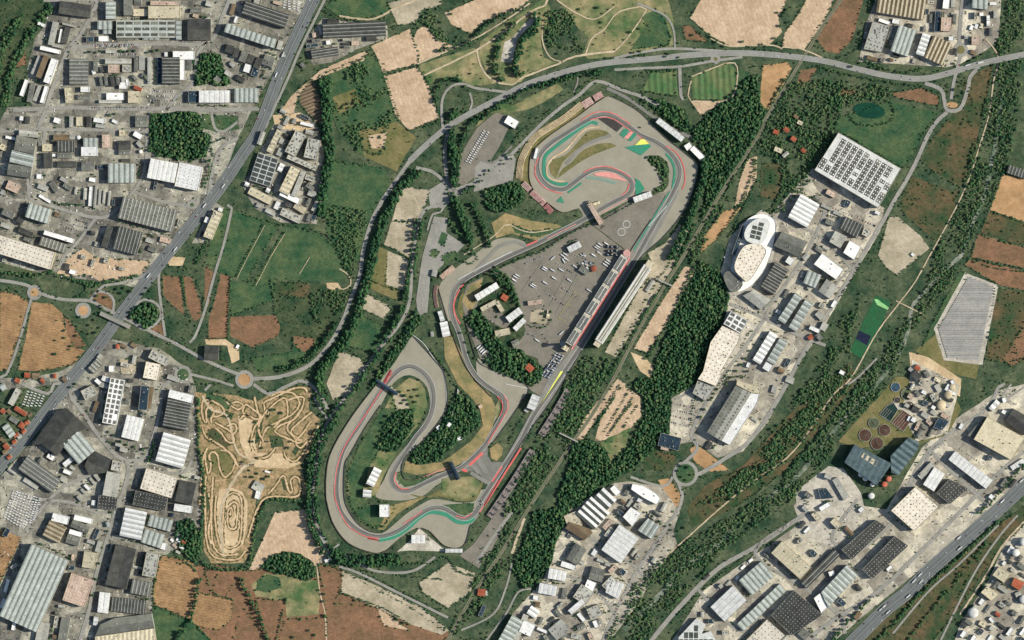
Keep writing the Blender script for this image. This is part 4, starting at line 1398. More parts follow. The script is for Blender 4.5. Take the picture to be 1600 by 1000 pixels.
# ================= setting: ground, fields, roads
K0=2600
gm=link('ground',mesh('ground',[(-9000,-9000,0),(9000,-9000,0),(9000,9000,0),(-9000,9000,0)],[(0,1,2,3)],[G('base')]))
tag(gm,'scrubby green-brown valley floor under everything','ground',kind='structure')
ANAME={'base':('ground','scrub'),'a':('asphalt_ground','grey asphalt junction of the old track layout'),'y':('yard_ground','pale concrete estate yard'),'Y':('yard_ground','grey concrete estate yard'),'K':('scrub_ground','dark green scrubby ground'),'L':('lawn_ground','dry patchy lawn with green tinges'),
'G':('grass_field','green grass field'),'J':('mown_field','striped mown green field'),'S':('ploughed_field','orange-brown ploughed field'),'F':('stubble_field','golden brown stubble field'),
'B':('dry_field','beige dry bare field'),'Z':('dry_field','tan dry field patch'),'C':('sandy_ground','sandy cream patch of earth'),'T':('gravel_ground','pale gravel lot'),'M':('weedy_field','brown-green weedy field'),
'O':('grass_verge','olive dry grass patch'),'H':('sports_pitch','bright green turf pitch'),'h':('sports_pitch','pale mint strip of turf'),'b':('lined_basin','dark blue rectangle on the green pitch'),
'P':('paving','pale cream paving'),'V':('field','dark and beige striped lot'),'X':('motocross_ground','tan earth of the motocross park'),'R':('runoff_ground','grey gravel and tarmac runoff'),
'D':('ochre_ground','ochre dry grass bank'),'A':('paddock_ground','dark grey asphalt apron'),'r':('paved_ground','pale asphalt kart practice area')}
def loc9(x,y):
    v='top' if y<200 else 'upper' if y<420 else 'middle' if y<600 else 'lower' if y<800 else 'bottom'
    h='left edge' if x<250 else 'left' if x<520 else 'centre-left' if x<800 else 'centre-right' if x<1080 else 'right' if x<1340 else 'right edge'
    return f'in the {v} {h} part'
AR=[]
for i,ln in enumerate(AREAS.strip().splitlines()):
    t=ln.split(); k=t[0]; P=pairs([float(q) for q in t[1:]])
    if k in 'RDO': P=smooth(P,True,7) if len(P)>9 and k!='D' else wob(P,.3)
    else: P=wob(P,.9 if k in 'KLMX' else .35)
    o=sheet(ANAME[k][0],P,.05+.005*i,G(k)); tag(o,'','ground' if k not in 'GJSFBZM' else 'field',kind='structure')
    cx=sum(p[0] for p in P)/len(P); cy=sum(p[1] for p in P)/len(P)
    AR.append((o,cx,cy,ANAME[k][1],loc9(cx,cy)))
rankify(AR,None)
# ponds
def ell(x,y,rx,ry,a=0,n=28):
    c,s=math.cos(a),math.sin(a)
    return [(x+rx*math.cos(t)*c-ry*math.sin(t)*s,y+rx*math.cos(t)*s+ry*math.sin(t)*c) for t in [2*math.pi*i/n for i in range(n)]]
tag(sheet('pond_water',ell(1358,173,25,12,.12),1.02,G('wa')),'dark green oval pond ringed by trees','pond',kind='structure')
RI=[]
ZR={'w':1.04,'q':1.0,'t':1.06,'r':1.10,'a':1.14,'m':1.20}
RN={'m':('road','dark grey multi-lane road'),'r':('road','pale grey estate or country road'),'a':('road','grey asphalt lane'),'t':('path','pale dirt track'),'w':('railway_path','straight railway bed'),'q':('river_water','winding gravelly river bed')}
lamp=[]
ROADP=[]
for i,ln in enumerate(ROADS.strip().splitlines()):
    t=ln.split(); k=t[0]; w=float(t[1]); P=smooth(pairs([float(q) for q in t[2:]]),False,6)
    z=ZR[k]+.0004*i
    o=ribbon(RN[k][0],P,w,z,G('hw' if k=='m' and w<12 else k),vary=.3 if k in 'tq' else .04 if k=='r' else 0); tag(o,'','road' if k in 'mra' else 'path' if k!='q' else 'river',kind='structure')
    cx,cy=P[len(P)//2]; RI.append((o,cx,cy,RN[k][1],loc9(cx,cy))); ROADP.append((k,w,P,z))
    if k=='m':
        for s in (-1,1):
            for off,ww in ((w/2-.5,.45),)+(((w*.28,.22),) if w>12 else ()):
                L,_=offs(P,2*off*s) ; q=ribbon('road_marking',L,ww,z+.02,G('lm'),lay=False); tag(q,'','road',kind='structure'); RI.append((q,cx+s*off,cy,'thin white painted lane line on the dark road',loc9(cx,cy)))
        if w>12:
            q=ribbon('median_barrier',P,.6,z,G('lm'),h=.9); tag(q,'','barrier'); RI.append((q,cx,cy,'long pale concrete median barrier along the motorway',loc9(cx,cy)))
        else:
            q=ribbon('road_marking',P,.3,z+.02,G('lm'),lay=False); tag(q,'','road',kind='structure'); RI.append((q,cx,cy,'thin white centre line on the highway',loc9(cx,cy)))
    if k=='w':
        for s in (-1,1):
            L,_=offs(P,1.1*s); q=ribbon('rail_line',L,.32,z,G('md'),h=.18); tag(q,'','rail',kind='structure'); RI.append((q,cx+s,cy,'dark steel rail on the railway bed',loc9(cx,cy)))
# roundabouts: ring road + planted island
for x,y,r,k in ((130,485,7.5,'Z'),(54,457,6.5,'Z'),(286,585,9,'G'),(382,593,9.5,'Z'),(1071,740,15,'G'),(1501,78,6.5,'O'),(300,320,3,'G'),(1118,92,3,'O'),(116,615,4,'Y')):
    q=sheet('road_ring',ell(x,y,r+5,r+5),1.19,G('r')); tag(q,'','road',kind='structure'); RI.append((q,x,y,'round ring of pale road',loc9(x,y)))
    q=sheet('island_ground',ell(x,y,r,r),1.24,G(k)); tag(q,'','ground',kind='structure'); RI.append((q,x,y,'round planted island inside a ring road',loc9(x,y)))
q=sheet('island_ground',ell(1488,164,9,4.5,.1),1.24,G('Z')); tag(q,'','ground',kind='structure'); RI.append((q,1488,164,'oval dry island in the junction',loc9(1488,164)))
# race track
j=0
TN={'T':('race_track','tr','long grey ribbon of the racing circuit'),'L':('service_road','L2','worn paler asphalt link beside the track'),'G':('green_runoff_paint','kG','green painted strip along the track edge'),
'g':('teal_runoff_paint','kg','faded teal painted strip by the track'),'B':('sand_path','C','narrow sandy strip inside the upper loop'),'K':('red_kerb','kr','red painted kerb line of the track'),'k':('pink_kerb','kk','faded pink kerb line'),
'F':('bay_line','fy','faded yellow bay line on the paddock'),'N':('pavement_joint','jn','pale joint line across the paddock'),
'E':('red_runoff_paint','ke','dark red painted strip beside the kerb'),'W':('white_edge_line','kw','white painted edge line of the track')}
PN={'G':('green_runoff_paint','kG','green painted runoff panel'),'k':('pink_runoff_paint','kk','pink and white painted runoff panel'),'y':('yellow_runoff_paint','ky','bright yellow painted wedge'),'c':('new_asphalt_patch','kc','near-black asphalt triangle at the top corner')}
main=[(889,552),(893,545),(985,393),(1018,343),(1045,298),(1062,298),(1050,322),(1012,392),(998,404),(910,547),(865,621),(817,690),(757,790),(747,808),(736,820),(735,806),(748,787),(805,690),(844,618),(857,592)]
tag(sheet('pit_straight_pavement',main,1.25,G('L2')),'broad grey pavement of the start straight and pit lane','pavement',kind='structure')
TR=[]
for ln in TRACK.strip().splitlines()[1:]:
    t=ln.split(); k=t[0]; j+=1
    if k=='P':
        P=pairs([float(q) for q in t[2:]]); n_,mk,ds=PN[t[1]]; o=sheet(n_,P,1.42+.006*j,G(mk)); cx,cy=P[0]
    else:
        w=float(t[1]); P=pairs([float(q) for q in t[2:]]); n_,mk,ds=TN[k]
        P=smooth(P,k=='T',3)
        z={'T':1.36,'L':1.30,'G':1.40,'g':1.40,'B':1.38,'E':1.41}.get(k,1.5)+.004*j
        o=ribbon(n_,P,w,z,G(mk),closed=k=='T'); cx,cy=P[len(P)//2]
        if k=='T':
            n_q=len(P); Lr=[]
            for i_ in range(n_q):
                a_,b_=P[i_-5],P[(i_+5)%n_q]; c_=P[i_]; cr=(c_[0]-a_[0])*(b_[1]-a_[1])-(c_[1]-a_[1])*(b_[0]-a_[0]); d_=math.dist(a_,b_) or 1
                kk=max(-2.2,min(2.2,cr/d_*1.1)); Lr.append((c_[0]+(b_[1]-a_[1])/d_*-kk,c_[1]+(b_[0]-a_[0])/d_*kk))
            q=ribbon('racing_line_rubber',Lr,2.0,1.43,G('rb'),closed=True,lay=False); tag(q,'darker rubbered racing line winding round the whole circuit','marking',kind='structure')
            for s in (-1,1):
                L,_=offs(P,(w-.7)*s,True); q=ribbon('white_edge_line',L,.4,1.47,G('kw'),closed=True,lay=False); tag(q,('left-hand' if s>0 else 'right-hand')+' thin white line edging the whole race track','marking',kind='structure')
    if k=='T':
        pass
    tag(o,'','race track' if k=='T' else 'kerb' if k in 'Kk' else 'paint',kind='structure'); TR.append((o,cx,cy,ds,loc9(cx,cy)))
rankify(TR,None)
# motocross ribbons
MI=[]
for i,ln in enumerate(MOTO.strip().splitlines()):
    P=smooth(pairs([float(q) for q in ln.split()]),False,2.5)
    for nm,w,mk,z,h in (('dirt_berm',5.6,'md',1.0+.003*i,0),('dirt_track',2.6,'mt',1.07+.003*i,0)):
        o=ribbon(nm,P,w,z,G(mk),vary=.45); tag(o,'','track',kind='structure'); cx,cy=P[len(P)//2]
        MI.append((o,cx,cy,'dark rutted edge of a motocross lane' if nm=='dirt_berm' else 'tan packed motocross lane',loc9(cx,cy)))
rankify(MI,None); rankify(RI,None)
# crash barriers
bm_=mat('tyre_barrier',(70,66,60),(96,92,84),8,3)
BI=[]
for ln in BARR.strip().splitlines():
    P=smooth(pairs([float(q) for q in ln.split()]),False,5); o=ribbon('crash_barrier',P,.75,1.0,bm_,h=2.1); tag(o,'','barrier'); cx,cy=P[len(P)//2]; BI.append((o,cx,cy,'thin dark crash barrier fencing the runoff',loc9(cx,cy)))
rankify(BI,None)
# ================= buildings
def rm(key,c1,c2=None,sp=.12,rough=.7):
    if key not in M:
        M[key]=nmat(key,c1,c2 or tuple(max(0,v-20) for v in c1),18,5,.42,max(sp,.2),bs=2.5,rough=rough,detail=4,rnd=True)
    return M[key]
RC={'white_a':(246,244,236),'white_b':(214,214,206),'gap':(120,122,118),'pale_a':(190,188,174),'pale_b':(168,167,155),'mid_a':(134,134,122),'mid_b':(116,117,108),'dark_a':(92,92,84),'dark_b':(76,77,73),'darkline':(176,178,170),
'cream_a':(222,210,178),'cream_b':(200,190,160),'gg_a':(150,157,146),'gg_b':(178,184,174),'pink_a':(206,182,162),'pink_b':(196,170,152),'tile_a':(178,104,76),'tile_b':(166,92,66),'blue_a':(52,72,84),'blue_b':(44,60,72),
'brown_a':(136,118,92),'brown_b':(120,104,82),'solar':(84,90,84),'solar2':(100,104,96),'teal_a':(106,122,124),'teal_b':(88,106,108),'dots':(134,118,98),'dotl':(206,204,190),'unit':(186,186,178),'sky_strip':(205,210,202),
'solid_a':(232,222,202),'redm':(190,90,86)}
def rmat(k): return rm('roof_'+k,RC[k])
TY={ # bay width m, pitch m, strips [(f0,f1,mat)], walls, parapet, dots(sx,sy,size x,size y,mat), adjective, units
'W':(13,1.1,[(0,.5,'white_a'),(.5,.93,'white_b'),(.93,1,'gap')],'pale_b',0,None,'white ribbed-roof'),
'w':(0,0,[(0,1,'white_a')],'white_b',1,None,'plain white flat-roof'),
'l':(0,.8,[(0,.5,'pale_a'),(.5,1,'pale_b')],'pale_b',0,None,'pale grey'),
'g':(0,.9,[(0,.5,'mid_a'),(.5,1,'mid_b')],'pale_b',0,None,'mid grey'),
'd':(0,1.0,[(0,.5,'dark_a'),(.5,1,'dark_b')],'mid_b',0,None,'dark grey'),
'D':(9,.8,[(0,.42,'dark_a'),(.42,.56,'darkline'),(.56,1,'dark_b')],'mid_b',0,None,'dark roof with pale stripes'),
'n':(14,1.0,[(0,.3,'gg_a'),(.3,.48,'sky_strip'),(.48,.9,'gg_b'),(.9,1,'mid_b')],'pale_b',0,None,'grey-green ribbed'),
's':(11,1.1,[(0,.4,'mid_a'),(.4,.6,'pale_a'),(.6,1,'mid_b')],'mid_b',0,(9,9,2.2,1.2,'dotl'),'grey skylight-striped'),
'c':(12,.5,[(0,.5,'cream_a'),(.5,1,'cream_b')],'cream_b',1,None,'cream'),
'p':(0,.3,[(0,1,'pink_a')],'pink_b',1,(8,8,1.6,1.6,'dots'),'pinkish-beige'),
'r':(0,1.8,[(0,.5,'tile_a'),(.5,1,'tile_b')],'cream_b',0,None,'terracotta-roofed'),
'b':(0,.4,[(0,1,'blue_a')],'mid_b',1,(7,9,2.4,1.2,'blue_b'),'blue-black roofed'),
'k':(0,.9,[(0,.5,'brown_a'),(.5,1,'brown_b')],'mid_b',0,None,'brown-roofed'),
'P':(0,0,[(0,1,'white_b')],'pale_b',0,(12,15,9.6,13,'solar'),'solar-panelled'),
'o':(0,0,[(0,1,'gg_b')],'pale_b',1,(20,13,16.5,6.6,'dark_a'),'white-gridded grey'),
'x':(0,0,[(0,1,'pale_a')],'pale_b',1,(11,9,5.5,4.2,'mid_b'),'cluttered pale-roofed'),
'q':(0,0,[(0,1,'solid_a')],'cream_b',1,(11,11,2.6,2.6,'dots'),'cream roof with dark dots,'),
'v':(0,0,[(0,1,'white_a')],'white_b',1,(11,9,1.8,1.8,'dots'),'white roof with rows of dots,'),
'S':(0,0,[(0,1,'dark_b')],'mid_b',1,(8,8,1.7,1.7,'dotl'),'dark roof speckled with skylights,'),
'Q':(0,0,[(0,1,'white_a')],'white_b',1,(13,11,9.4,7.2,'mid_b'),'white roof with grey panels,'),
'O':(0,0,[(0,1,'white_b')],'white_b',1,(17,9.5,13,9.0,'dark_a'),'cream-gridded'),
'Z':(0,.3,[(0,.5,'mid_a'),(.5,1,'pale_b')],'pale_b',0,(12,10,4.5,5,'mid_b'),'flat grey skylit'),
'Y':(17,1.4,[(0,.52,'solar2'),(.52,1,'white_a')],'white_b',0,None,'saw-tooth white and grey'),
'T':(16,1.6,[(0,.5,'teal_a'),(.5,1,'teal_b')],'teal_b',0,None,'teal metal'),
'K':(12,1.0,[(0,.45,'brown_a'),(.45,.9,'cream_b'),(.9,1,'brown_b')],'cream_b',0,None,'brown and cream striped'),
}
PL={'A':'in the top-left estate','B':'by the top motorway stretch','C':'in the upper-left estate','D':'on the motorway east bank','E':'south of the flyover',
'F':'in the lower-left estate','G':'in the bottom-left corner','H':'by the motocross park','I':'by the angled car park','J':'near the upper circuit loop','K':'inside the circuit',
'L':'in the bottom-middle estate','M':'in the east estate','N':'in the south estate','O':'in the top-right estate','P':'in the upper east estate','Q':'near the sewage tanks','R':'in the bottom-right corner'}
def clip(P,c,side):  # keep u>=c (side=1) / u<=c; points (u,v)
    out=[]; n=len(P)
    for i in range(n):
        a,b=P[i],P[(i+1)%n]; da=(a[0]-c)*side; db=(b[0]-c)*side
        if da>=0: out.append(a)
        if da*db<0:
            t=da/(da-db); out.append((c,a[1]+(b[1]-a[1])*t))
    return out
def area(P): return .5*sum(P[i][0]*P[(i+1)%len(P)][1]-P[(i+1)%len(P)][0]*P[i][1] for i in range(len(P)))
unit_m=rmat('unit'); door_m=rm('door_panel',(96,104,110))
BITEMS=[]; BFOOT=[]
def building(P,u,ty,h,place,single=False):
    """P footprint px, u unit stacking direction in world, h metres"""
    PW=[W(*p) for p in P]
    if area(PW)<0: PW=PW[::-1]
    cx=sum(p[0] for p in PW)/len(PW); cy=sum(p[1] for p in PW)/len(PW)
    bw,pitch,strips,wm,para,dots,adj=TY[ty]
    ux,uy=u
    loc=[(p[0]-cx,p[1]-cy) for p in PW]
    uv=[(x*ux+y*uy,-x*uy+y*ux) for x,y in loc]
    u0=min(p[0] for p in uv); u1=max(p[0] for p in uv); v0=min(p[1] for p in uv); v1=max(p[1] for p in uv)
    nb=1 if not bw else max(1,round((u1-u0)/bw)); bwid=(u1-u0)/nb
    A=area(PW)/(S*S); el=max(u1-u0,v1-v0)/max(1,min(u1-u0,v1-v0))
    size='tiny' if A<45 else 'small' if A<170 else 'mid-sized' if A<520 else 'large' if A<1400 else 'huge'
    shp='long narrow ' if el>3.4 else 'oblong ' if el>1.9 else ''
    kind='house' if ty=='r' else 'shed' if A<60 else 'warehouse' if ty in 'WDnscKSqO' or A>500 else 'building'
    root=bpy.data.objects.new(kind,None); C.objects.link(root); root.location=(cx,cy,0); tag(root,'',kind)
    hh=h*(1.22 if A>300 else 1)+R.uniform(-.6,.6)
    # walls
    v=[];f=[];n=len(loc)
    for x,y in loc: v.append((x,y,0))
    for x,y in loc: v.append((x,y,hh))
    for i in range(n): k=(i+1)%n; f.append((i,k,n+k,n+i))
    wall=link('wall',mesh('wall',v,f,[rmat(wm)]),root)
    # roof
    mats=[]; names=[]
    def mi_(k):
        if k not in names: names.append(k); mats.append(rmat(k))
        return names.index(k)
    v=[];f=[];mi=[]
    def zf(fr): return hh+pitch*(1-abs(2*fr-1)) if pitch else hh
    bk=.5
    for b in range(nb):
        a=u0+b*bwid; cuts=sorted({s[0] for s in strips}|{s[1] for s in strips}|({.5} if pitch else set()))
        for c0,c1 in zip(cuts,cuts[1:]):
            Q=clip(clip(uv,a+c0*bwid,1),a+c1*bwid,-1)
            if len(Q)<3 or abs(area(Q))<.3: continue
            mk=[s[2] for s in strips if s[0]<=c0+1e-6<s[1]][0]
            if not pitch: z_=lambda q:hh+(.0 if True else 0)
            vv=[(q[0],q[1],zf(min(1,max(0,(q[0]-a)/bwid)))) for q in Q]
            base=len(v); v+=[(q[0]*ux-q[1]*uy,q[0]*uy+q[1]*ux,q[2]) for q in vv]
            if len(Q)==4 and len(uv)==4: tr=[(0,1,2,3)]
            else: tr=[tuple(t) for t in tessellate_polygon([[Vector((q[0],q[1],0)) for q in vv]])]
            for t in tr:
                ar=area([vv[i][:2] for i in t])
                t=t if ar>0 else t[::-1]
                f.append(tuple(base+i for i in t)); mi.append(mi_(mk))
            if pitch: # gable skirts down to the wall top
                m_=len(Q)
                for i in range(m_):
                    p,q=vv[i],vv[(i+1)%m_]
                    if abs(p[0]-q[0])>.05 and (p[2]>hh+.01 or q[2]>hh+.01):
                        bb=len(v)
                        for s in (p,q): v.append((s[0]*ux-s[1]*uy,s[0]*uy+s[1]*ux,s[2]))
                        for s in (q,p): v.append((s[0]*ux-s[1]*uy,s[0]*uy+s[1]*ux,hh-.02))
                        f.append((bb,bb+1,bb+2,bb+3)); mi.append(mi_(wm))
    if dots:
        dx,dy,sx,sy,dm=dots; k=mi_(dm)
        nx=max(1,int((u1-u0-2)/dx)); ny=max(1,int((v1-v0-2)/dy))
        ax=(u1-u0)/nx; ay=(v1-v0)/ny
        jit=ty in 'x'
        for i in range(nx):
            for q in range(ny):
                if jit and R.random()<.45: continue
                if ty in 'QoO' and R.random()<.06: continue
                uu=u0+(i+.5)*ax; vv_=v0+(q+.5)*ay; ex,ey=sx*ax/dx/2 if ty in 'PoOQx' else sx/2,sy*ay/dy/2 if ty in 'PoOQx' else sy/2
                if jit: ex*=R.uniform(.4,1.1); ey*=R.uniform(.4,1.1)
                if all(inpoly(uu+a_*(ex+.8),vv_+b_*(ey+.8),uv) for a_ in (-1,1) for b_ in (-1,1)):
                    zz=hh+(pitch if pitch and bw==0 else 0)
                    if pitch and bw: zz=zf(((uu-u0)/bwid)%1)
                    if ty in 'oO':
                        kk=k if R.random()<.85 else mi_('mid_a')
                    else: kk=k
                    box(v,f,uu*ux-vv_*uy,uu*uy+vv_*ux,zz-.1,2*ex,2*ey,.45,math.atan2(uy,ux),mi,kk)
                    if ty=='O':
                        for s in (-.25,.25):
                            c_=uu+s*2*ex; box(v,f,c_*ux-vv_*uy,c_*uy+vv_*ux,zz+.35,2.7,3.4,.6,math.atan2(uy,ux),mi,mi_('white_a'))
    roof=link('roof',mesh('roof',v,f,mats,mi),root)
    if para and A>40:
        v=[];f=[]
        for i in range(n):
            a,b=loc[i],loc[(i+1)%n]; L=math.dist(a,b)
            if L<1: continue
            box(v,f,(a[0]+b[0])/2,(a[1]+b[1])/2,hh-.3,L+.5,.55,1.2+.01*i,math.atan2(b[1]-a[1],b[0]-a[0]))
        link('parapet',mesh('parapet',v,f,[rmat('pale_a' if ty in 'bS' else 'white_b' if ty in 'wQ' else 'cream_b')]),root)
    # rooftop units
    cnt={'x':7,'b':3,'p':2,'w':1,'c':3,'Q':2,'q':2,'s':1,'S':1,'g':2,'l':1,'o':2}.get(ty,0)
    cnt=int(cnt*min(2.2,A/400+.4))
    for _ in range(cnt):
        for t in range(12):
            uu=R.uniform(u0,u1); vv_=R.uniform(v0,v1)
            if all(inpoly(uu+a_,vv_+b_,uv) for a_ in (-3,3) for b_ in (-3,3)):
                v=[];f=[]; box(v,f,0,0,0,R.uniform(2,4.5),R.uniform(1.8,3),R.uniform(1.2,2.2),math.atan2(uy,ux)); cyl(v,f,0,0,R.uniform(1.2,1.3),.7,1.1,8)
                q=link('roof_unit',mesh('roof_unit',v,f,[unit_m if R.random()<.6 else rmat('mid_a')]),roof,(uu*ux-vv_*uy,uu*uy+vv_*ux,zf(((uu-u0)/bwid)%1)-.05)); break
    if A>60: # loading doors on the longest side
        i=max(range(n),key=lambda i:math.dist(loc[i],loc[(i+1)%n])); a,b=loc[i],loc[(i+1)%n]; L=math.dist(a,b); d=((b[0]-a[0])/L,(b[1]-a[1])/L)
        for s in ([.5] if L<30 else [.3,.7]):
            v=[];f=[]; box(v,f,0,0,0,4.2,.3,min(4.5,hh-1.2),math.atan2(d[1],d[0]))
            link('door',mesh('door',v,f,[door_m]),wall,(a[0]+d[0]*L*s+d[1]*.1,a[1]+d[1]*L*s-d[0]*.1,1.25))
    q=W(0,0); x,y=cx/S+800,500-cy/S
    BITEMS.append((root,x,y,f'{size} {shp}{adj}'+(f' {kind}' if not adj.endswith(',') else f' {kind}'),PL[place])); BFOOT.append(P)
    return root
def parse(txt):
    pl=None
    for ln in txt.strip().splitlines():
        if ln[0]=='#': pl=ln[1]; continue
        t=ln.split()
        if t[0] in '*~':
            P=pairs([float(q) for q in t[1:-2]]); ty,h=t[-2],float(t[-1])
            e=max(range(len(P)),key=lambda i:math.dist(P[i],P[(i+1)%len(P)])); a,b=P[e],P[(e+1)%len(P)]
            if t[0]=='~': P=smooth(P,True,4)
            L=math.dist(a,b); u=((b[0]-a[0])/L,-(b[1]-a[1])/L)
            if TY[ty][0]==0 and TY[ty][1]>0: u=(-u[1],u[0])
            # near-rectangular footprints: put stripes across
        else:
            x1,y1,x2,y2,w=[float(q) for q in t[:5]]; ty,h=t[5],float(t[6])
            L=math.dist((x1,y1),(x2,y2)) or 1; dx,dy=(x2-x1)/L,(y2-y1)/L
            if L<.1: dx,dy=1,0
            nx,ny=-dy*w/2,dx*w/2
            P=[(x1+nx,y1+ny),(x2+nx,y2+ny),(x2-nx,y2-ny),(x1-nx,y1-ny)]
            u=(dx,-dy)
            if TY[ty][0]==0 and TY[ty][1]>0 and L>w: u=(-u[1],u[0])
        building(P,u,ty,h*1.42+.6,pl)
parse(BUILD)
# low annexes and sheds that fill the yards between the traced buildings
FG={}
def fcell(x,y): return (int(x)//3,int(y)//3)
def fmark(P,g=0):
    xs=[p[0] for p in P]; ys=[p[1] for p in P]
    for gx in range(int(min(xs)-g)//3,int(max(xs)+g)//3+1):
        for gy in range(int(min(ys)-g)//3,int(max(ys)+g)//3+1):
            X,Y=gx*3+1.5,gy*3+1.5
            if inpoly(X,Y,P) or min(math.dist((X,Y),p) for p in P)<g: FG[(gx,gy)]=1
for P in list(BFOOT): fmark(P,2)
for k,w_,P,z in ROADP:
    if k!='q':
        for p in smooth(P,False,3):
            for dx in (-3,0,3):
                for dy in (-3,0,3): FG[fcell(p[0]+dx,p[1]+dy)]=1
for ln in WOODS.strip().splitlines():
    t=ln.split()
    if t[0]=='w': fmark(pairs([float(q) for q in t[2:]]))
for row in PARK.replace('|',';').replace('\n',';').split(';'):
    t=row.split()
    if len(t)==6 and t[0][0].isdigit():
        x0,y0,x1,y1=map(float,t[:4])
        for s in range(12): 
            for dx in (-3,0,3): FG[fcell(x0+(x1-x0)*s/11+dx,y0+(y1-y0)*s/11)]=1
R2=random.Random(11); big=[(P,) for P in BFOOT if abs(area(P))>250]
cent=[(sum(p[0] for p in P)/len(P),sum(p[1] for p in P)/len(P),P) for (P,) in big]
yz=[pairs([float(q) for q in l.split()[1:]]) for l in AREAS.strip().splitlines() if l[0] in 'Yy']
keep_out=[(60,764,8),(130,352,18),(1068,650,30),(40,795,32),(455,8,16),(255,150,18),(1290,790,40),(1025,860,14)]
nadd=0; tries=0
while nadd<235 and tries<60000:
    tries+=1; P0=R2.choice(yz); xs=[p[0] for p in P0]; ys=[p[1] for p in P0]; x,y=R2.uniform(max(0,min(xs)),min(1600,max(xs))),R2.uniform(max(0,min(ys)),min(1000,max(ys)))
    if not inpoly(x,y,P0) or any(math.dist((x,y),k[:2])<k[2] for k in keep_out): continue
    c=min(cent,key=lambda c:math.dist((x,y),c[:2])); P=c[2]; e=max(range(len(P)),key=lambda i:math.dist(P[i],P[(i+1)%len(P)])); a,b=P[e],P[(e+1)%len(P)]; an=math.atan2(b[1]-a[1],b[0]-a[0])+(math.pi/2 if R2.random()<.5 else 0)
    l_,w_=R2.uniform(6,18),R2.uniform(4,8); ca,sa=math.cos(an),math.sin(an)
    Q=[(x+ca*u*l_/2-sa*v*w_/2,y+sa*u*l_/2+ca*v*w_/2) for u,v in ((-1,-1),(1,-1),(1,1),(-1,1))]
    if any(fcell(x+ca*u*l_/2-sa*v*w_/2,y+sa*u*l_/2+ca*v*w_/2) in FG for u in (-1,-.5,0,.5,1) for v in (-1,0,1)): continue
    if not all(inpoly(q[0],q[1],P0) for q in Q): continue
    ty=R2.choices('lgdwbkpxW',[5,4,4,4,2,1.5,1.2,3,2])[0]
    pl='A' if x<320 and y<200 else 'B' if x<500 and y<160 else 'C' if x<320 and y<420 else 'D' if x<520 and y<400 else 'E' if y<600 and x<330 else 'F' if x<320 and y<800 else 'G' if x<320 else 'O' if y<200 else 'P' if y<420 and x>1250 else 'M' if y<720 and x<1340 else 'L' if x<1060 and y<960 else 'Q' if y<790 and x>1300 else 'N' if x<1300 else 'R'
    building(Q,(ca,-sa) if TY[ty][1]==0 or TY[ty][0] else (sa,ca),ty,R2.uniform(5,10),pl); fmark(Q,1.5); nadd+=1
print('annexes',nadd)
SPOTS={}
# ================= special structures
def frame(x,y,ang=0): # root at px
    wx,wy=W(x,y); return wx,wy
def lbar(name,parent,o,d,s0,s1,w0,w1,z0,z1,m,z1b=None):
    """box along direction d (world) from s0..s1 and across w0..w1 (z1 at w0 side, z1b at w1 side)"""
    nx,ny=-d[1],d[0]; z1b=z1 if z1b is None else z1b
    v=[]
    for z_,zb in ((z0,z0),(z1,z1b)):
        for s,w,zz in ((s0,w0,z_),(s1,w0,z_),(s1,w1,zb),(s0,w1,zb)): v.append((o[0]+d[0]*s+nx*w,o[1]+d[1]*s+ny*w,zz))
    f=[(3,2,1,0),(4,5,6,7),(0,1,5,4),(1,2,6,5),(2,3,7,6),(3,0,4,7)]
    return link(name,mesh(name,v,f,[m]),parent)
whitem=rmat('white_a'); palem=rmat('pale_a'); redm=rm('red_fascia',(196,92,88)); pinkm=rm('pink_edge',(226,176,164)); darkm=rmat('dark_a'); solm=rmat('solar')
# pit building
a=W(889,538); b=W(976,400.5); L=math.dist(a,b); d=((b[0]-a[0])/L,(b[1]-a[1])/L)
pit=bpy.data.objects.new('pit_building',None); C.objects.link(pit); pit.location=(a[0],a[1],0)
tag(pit,'long pit garage building with six white-framed solar roof modules and red edge','building')
lbar('wall',pit,(0,0),d,0,L,-11,11,0,11.5,palem)
lbar('fascia',pit,(0,0),d,-8,L+6,-14,-11.2,9.5,13.2,pinkm)['label']='pink-red fascia canopy along the pit lane edge'
lbar('canopy',pit,(0,0),d,-8,L+2,-16.4,-14.2,10.5,11.8,redm)
for i in range(6):
    c=(L/6)*(i+.5); h0=18.6
    r=lbar('roof_module',pit,(0,0),d,c-h0,c+h0,-10.6,10.6,11.55,14.6,whitem)
    v=[];f=[]
    for w_ in (-5.2,5.2):
        for q in range(7):
            s=-15.6+q*5.2; box(v,f,d[0]*(c+s)-d[1]*w_,d[1]*(c+s)+d[0]*w_,14.5,4.7,8.6,.5,math.atan2(d[1],d[0]))
    link('solar_panel',mesh('solar_panel',v,f,[rmat('mid_b')]),r)
    if i<5:
        lbar('walkway',pit,(0,0),d,c+h0+2.5,c+h0+4.2,-10.6,10.6,11.55,12.6,rmat('cream_a'))
v=[];f=[]; cyl(v,f,d[0]*(L+9),d[1]*(L+9),0,11,11,24); cyl(v,f,d[0]*(L+9),d[1]*(L+9),11,9,1.6,24); link('end_pavilion',mesh('end_pavilion',v,f,[pinkm]),pit)
# control tower south of it
t=bpy.data.objects.new('control_tower',None); C.objects.link(t); wx,wy=W(879,537.5); t.location=(wx,wy,0); tag(t,'slim pale control tower casting the long dark shadow by the pit building','tower')
v=[];f=[]; box(v,f,0,0,0,5,5,34,.5); link('shaft',mesh('shaft',v,f,[palem]),t)
v=[];f=[]; cyl(v,f,0,0,30,5.5,5,16,6.5); cyl(v,f,0,0,35,6.8,.8,16); link('cabin',mesh('cabin',v,f,[rmat('blue_a')]),t)
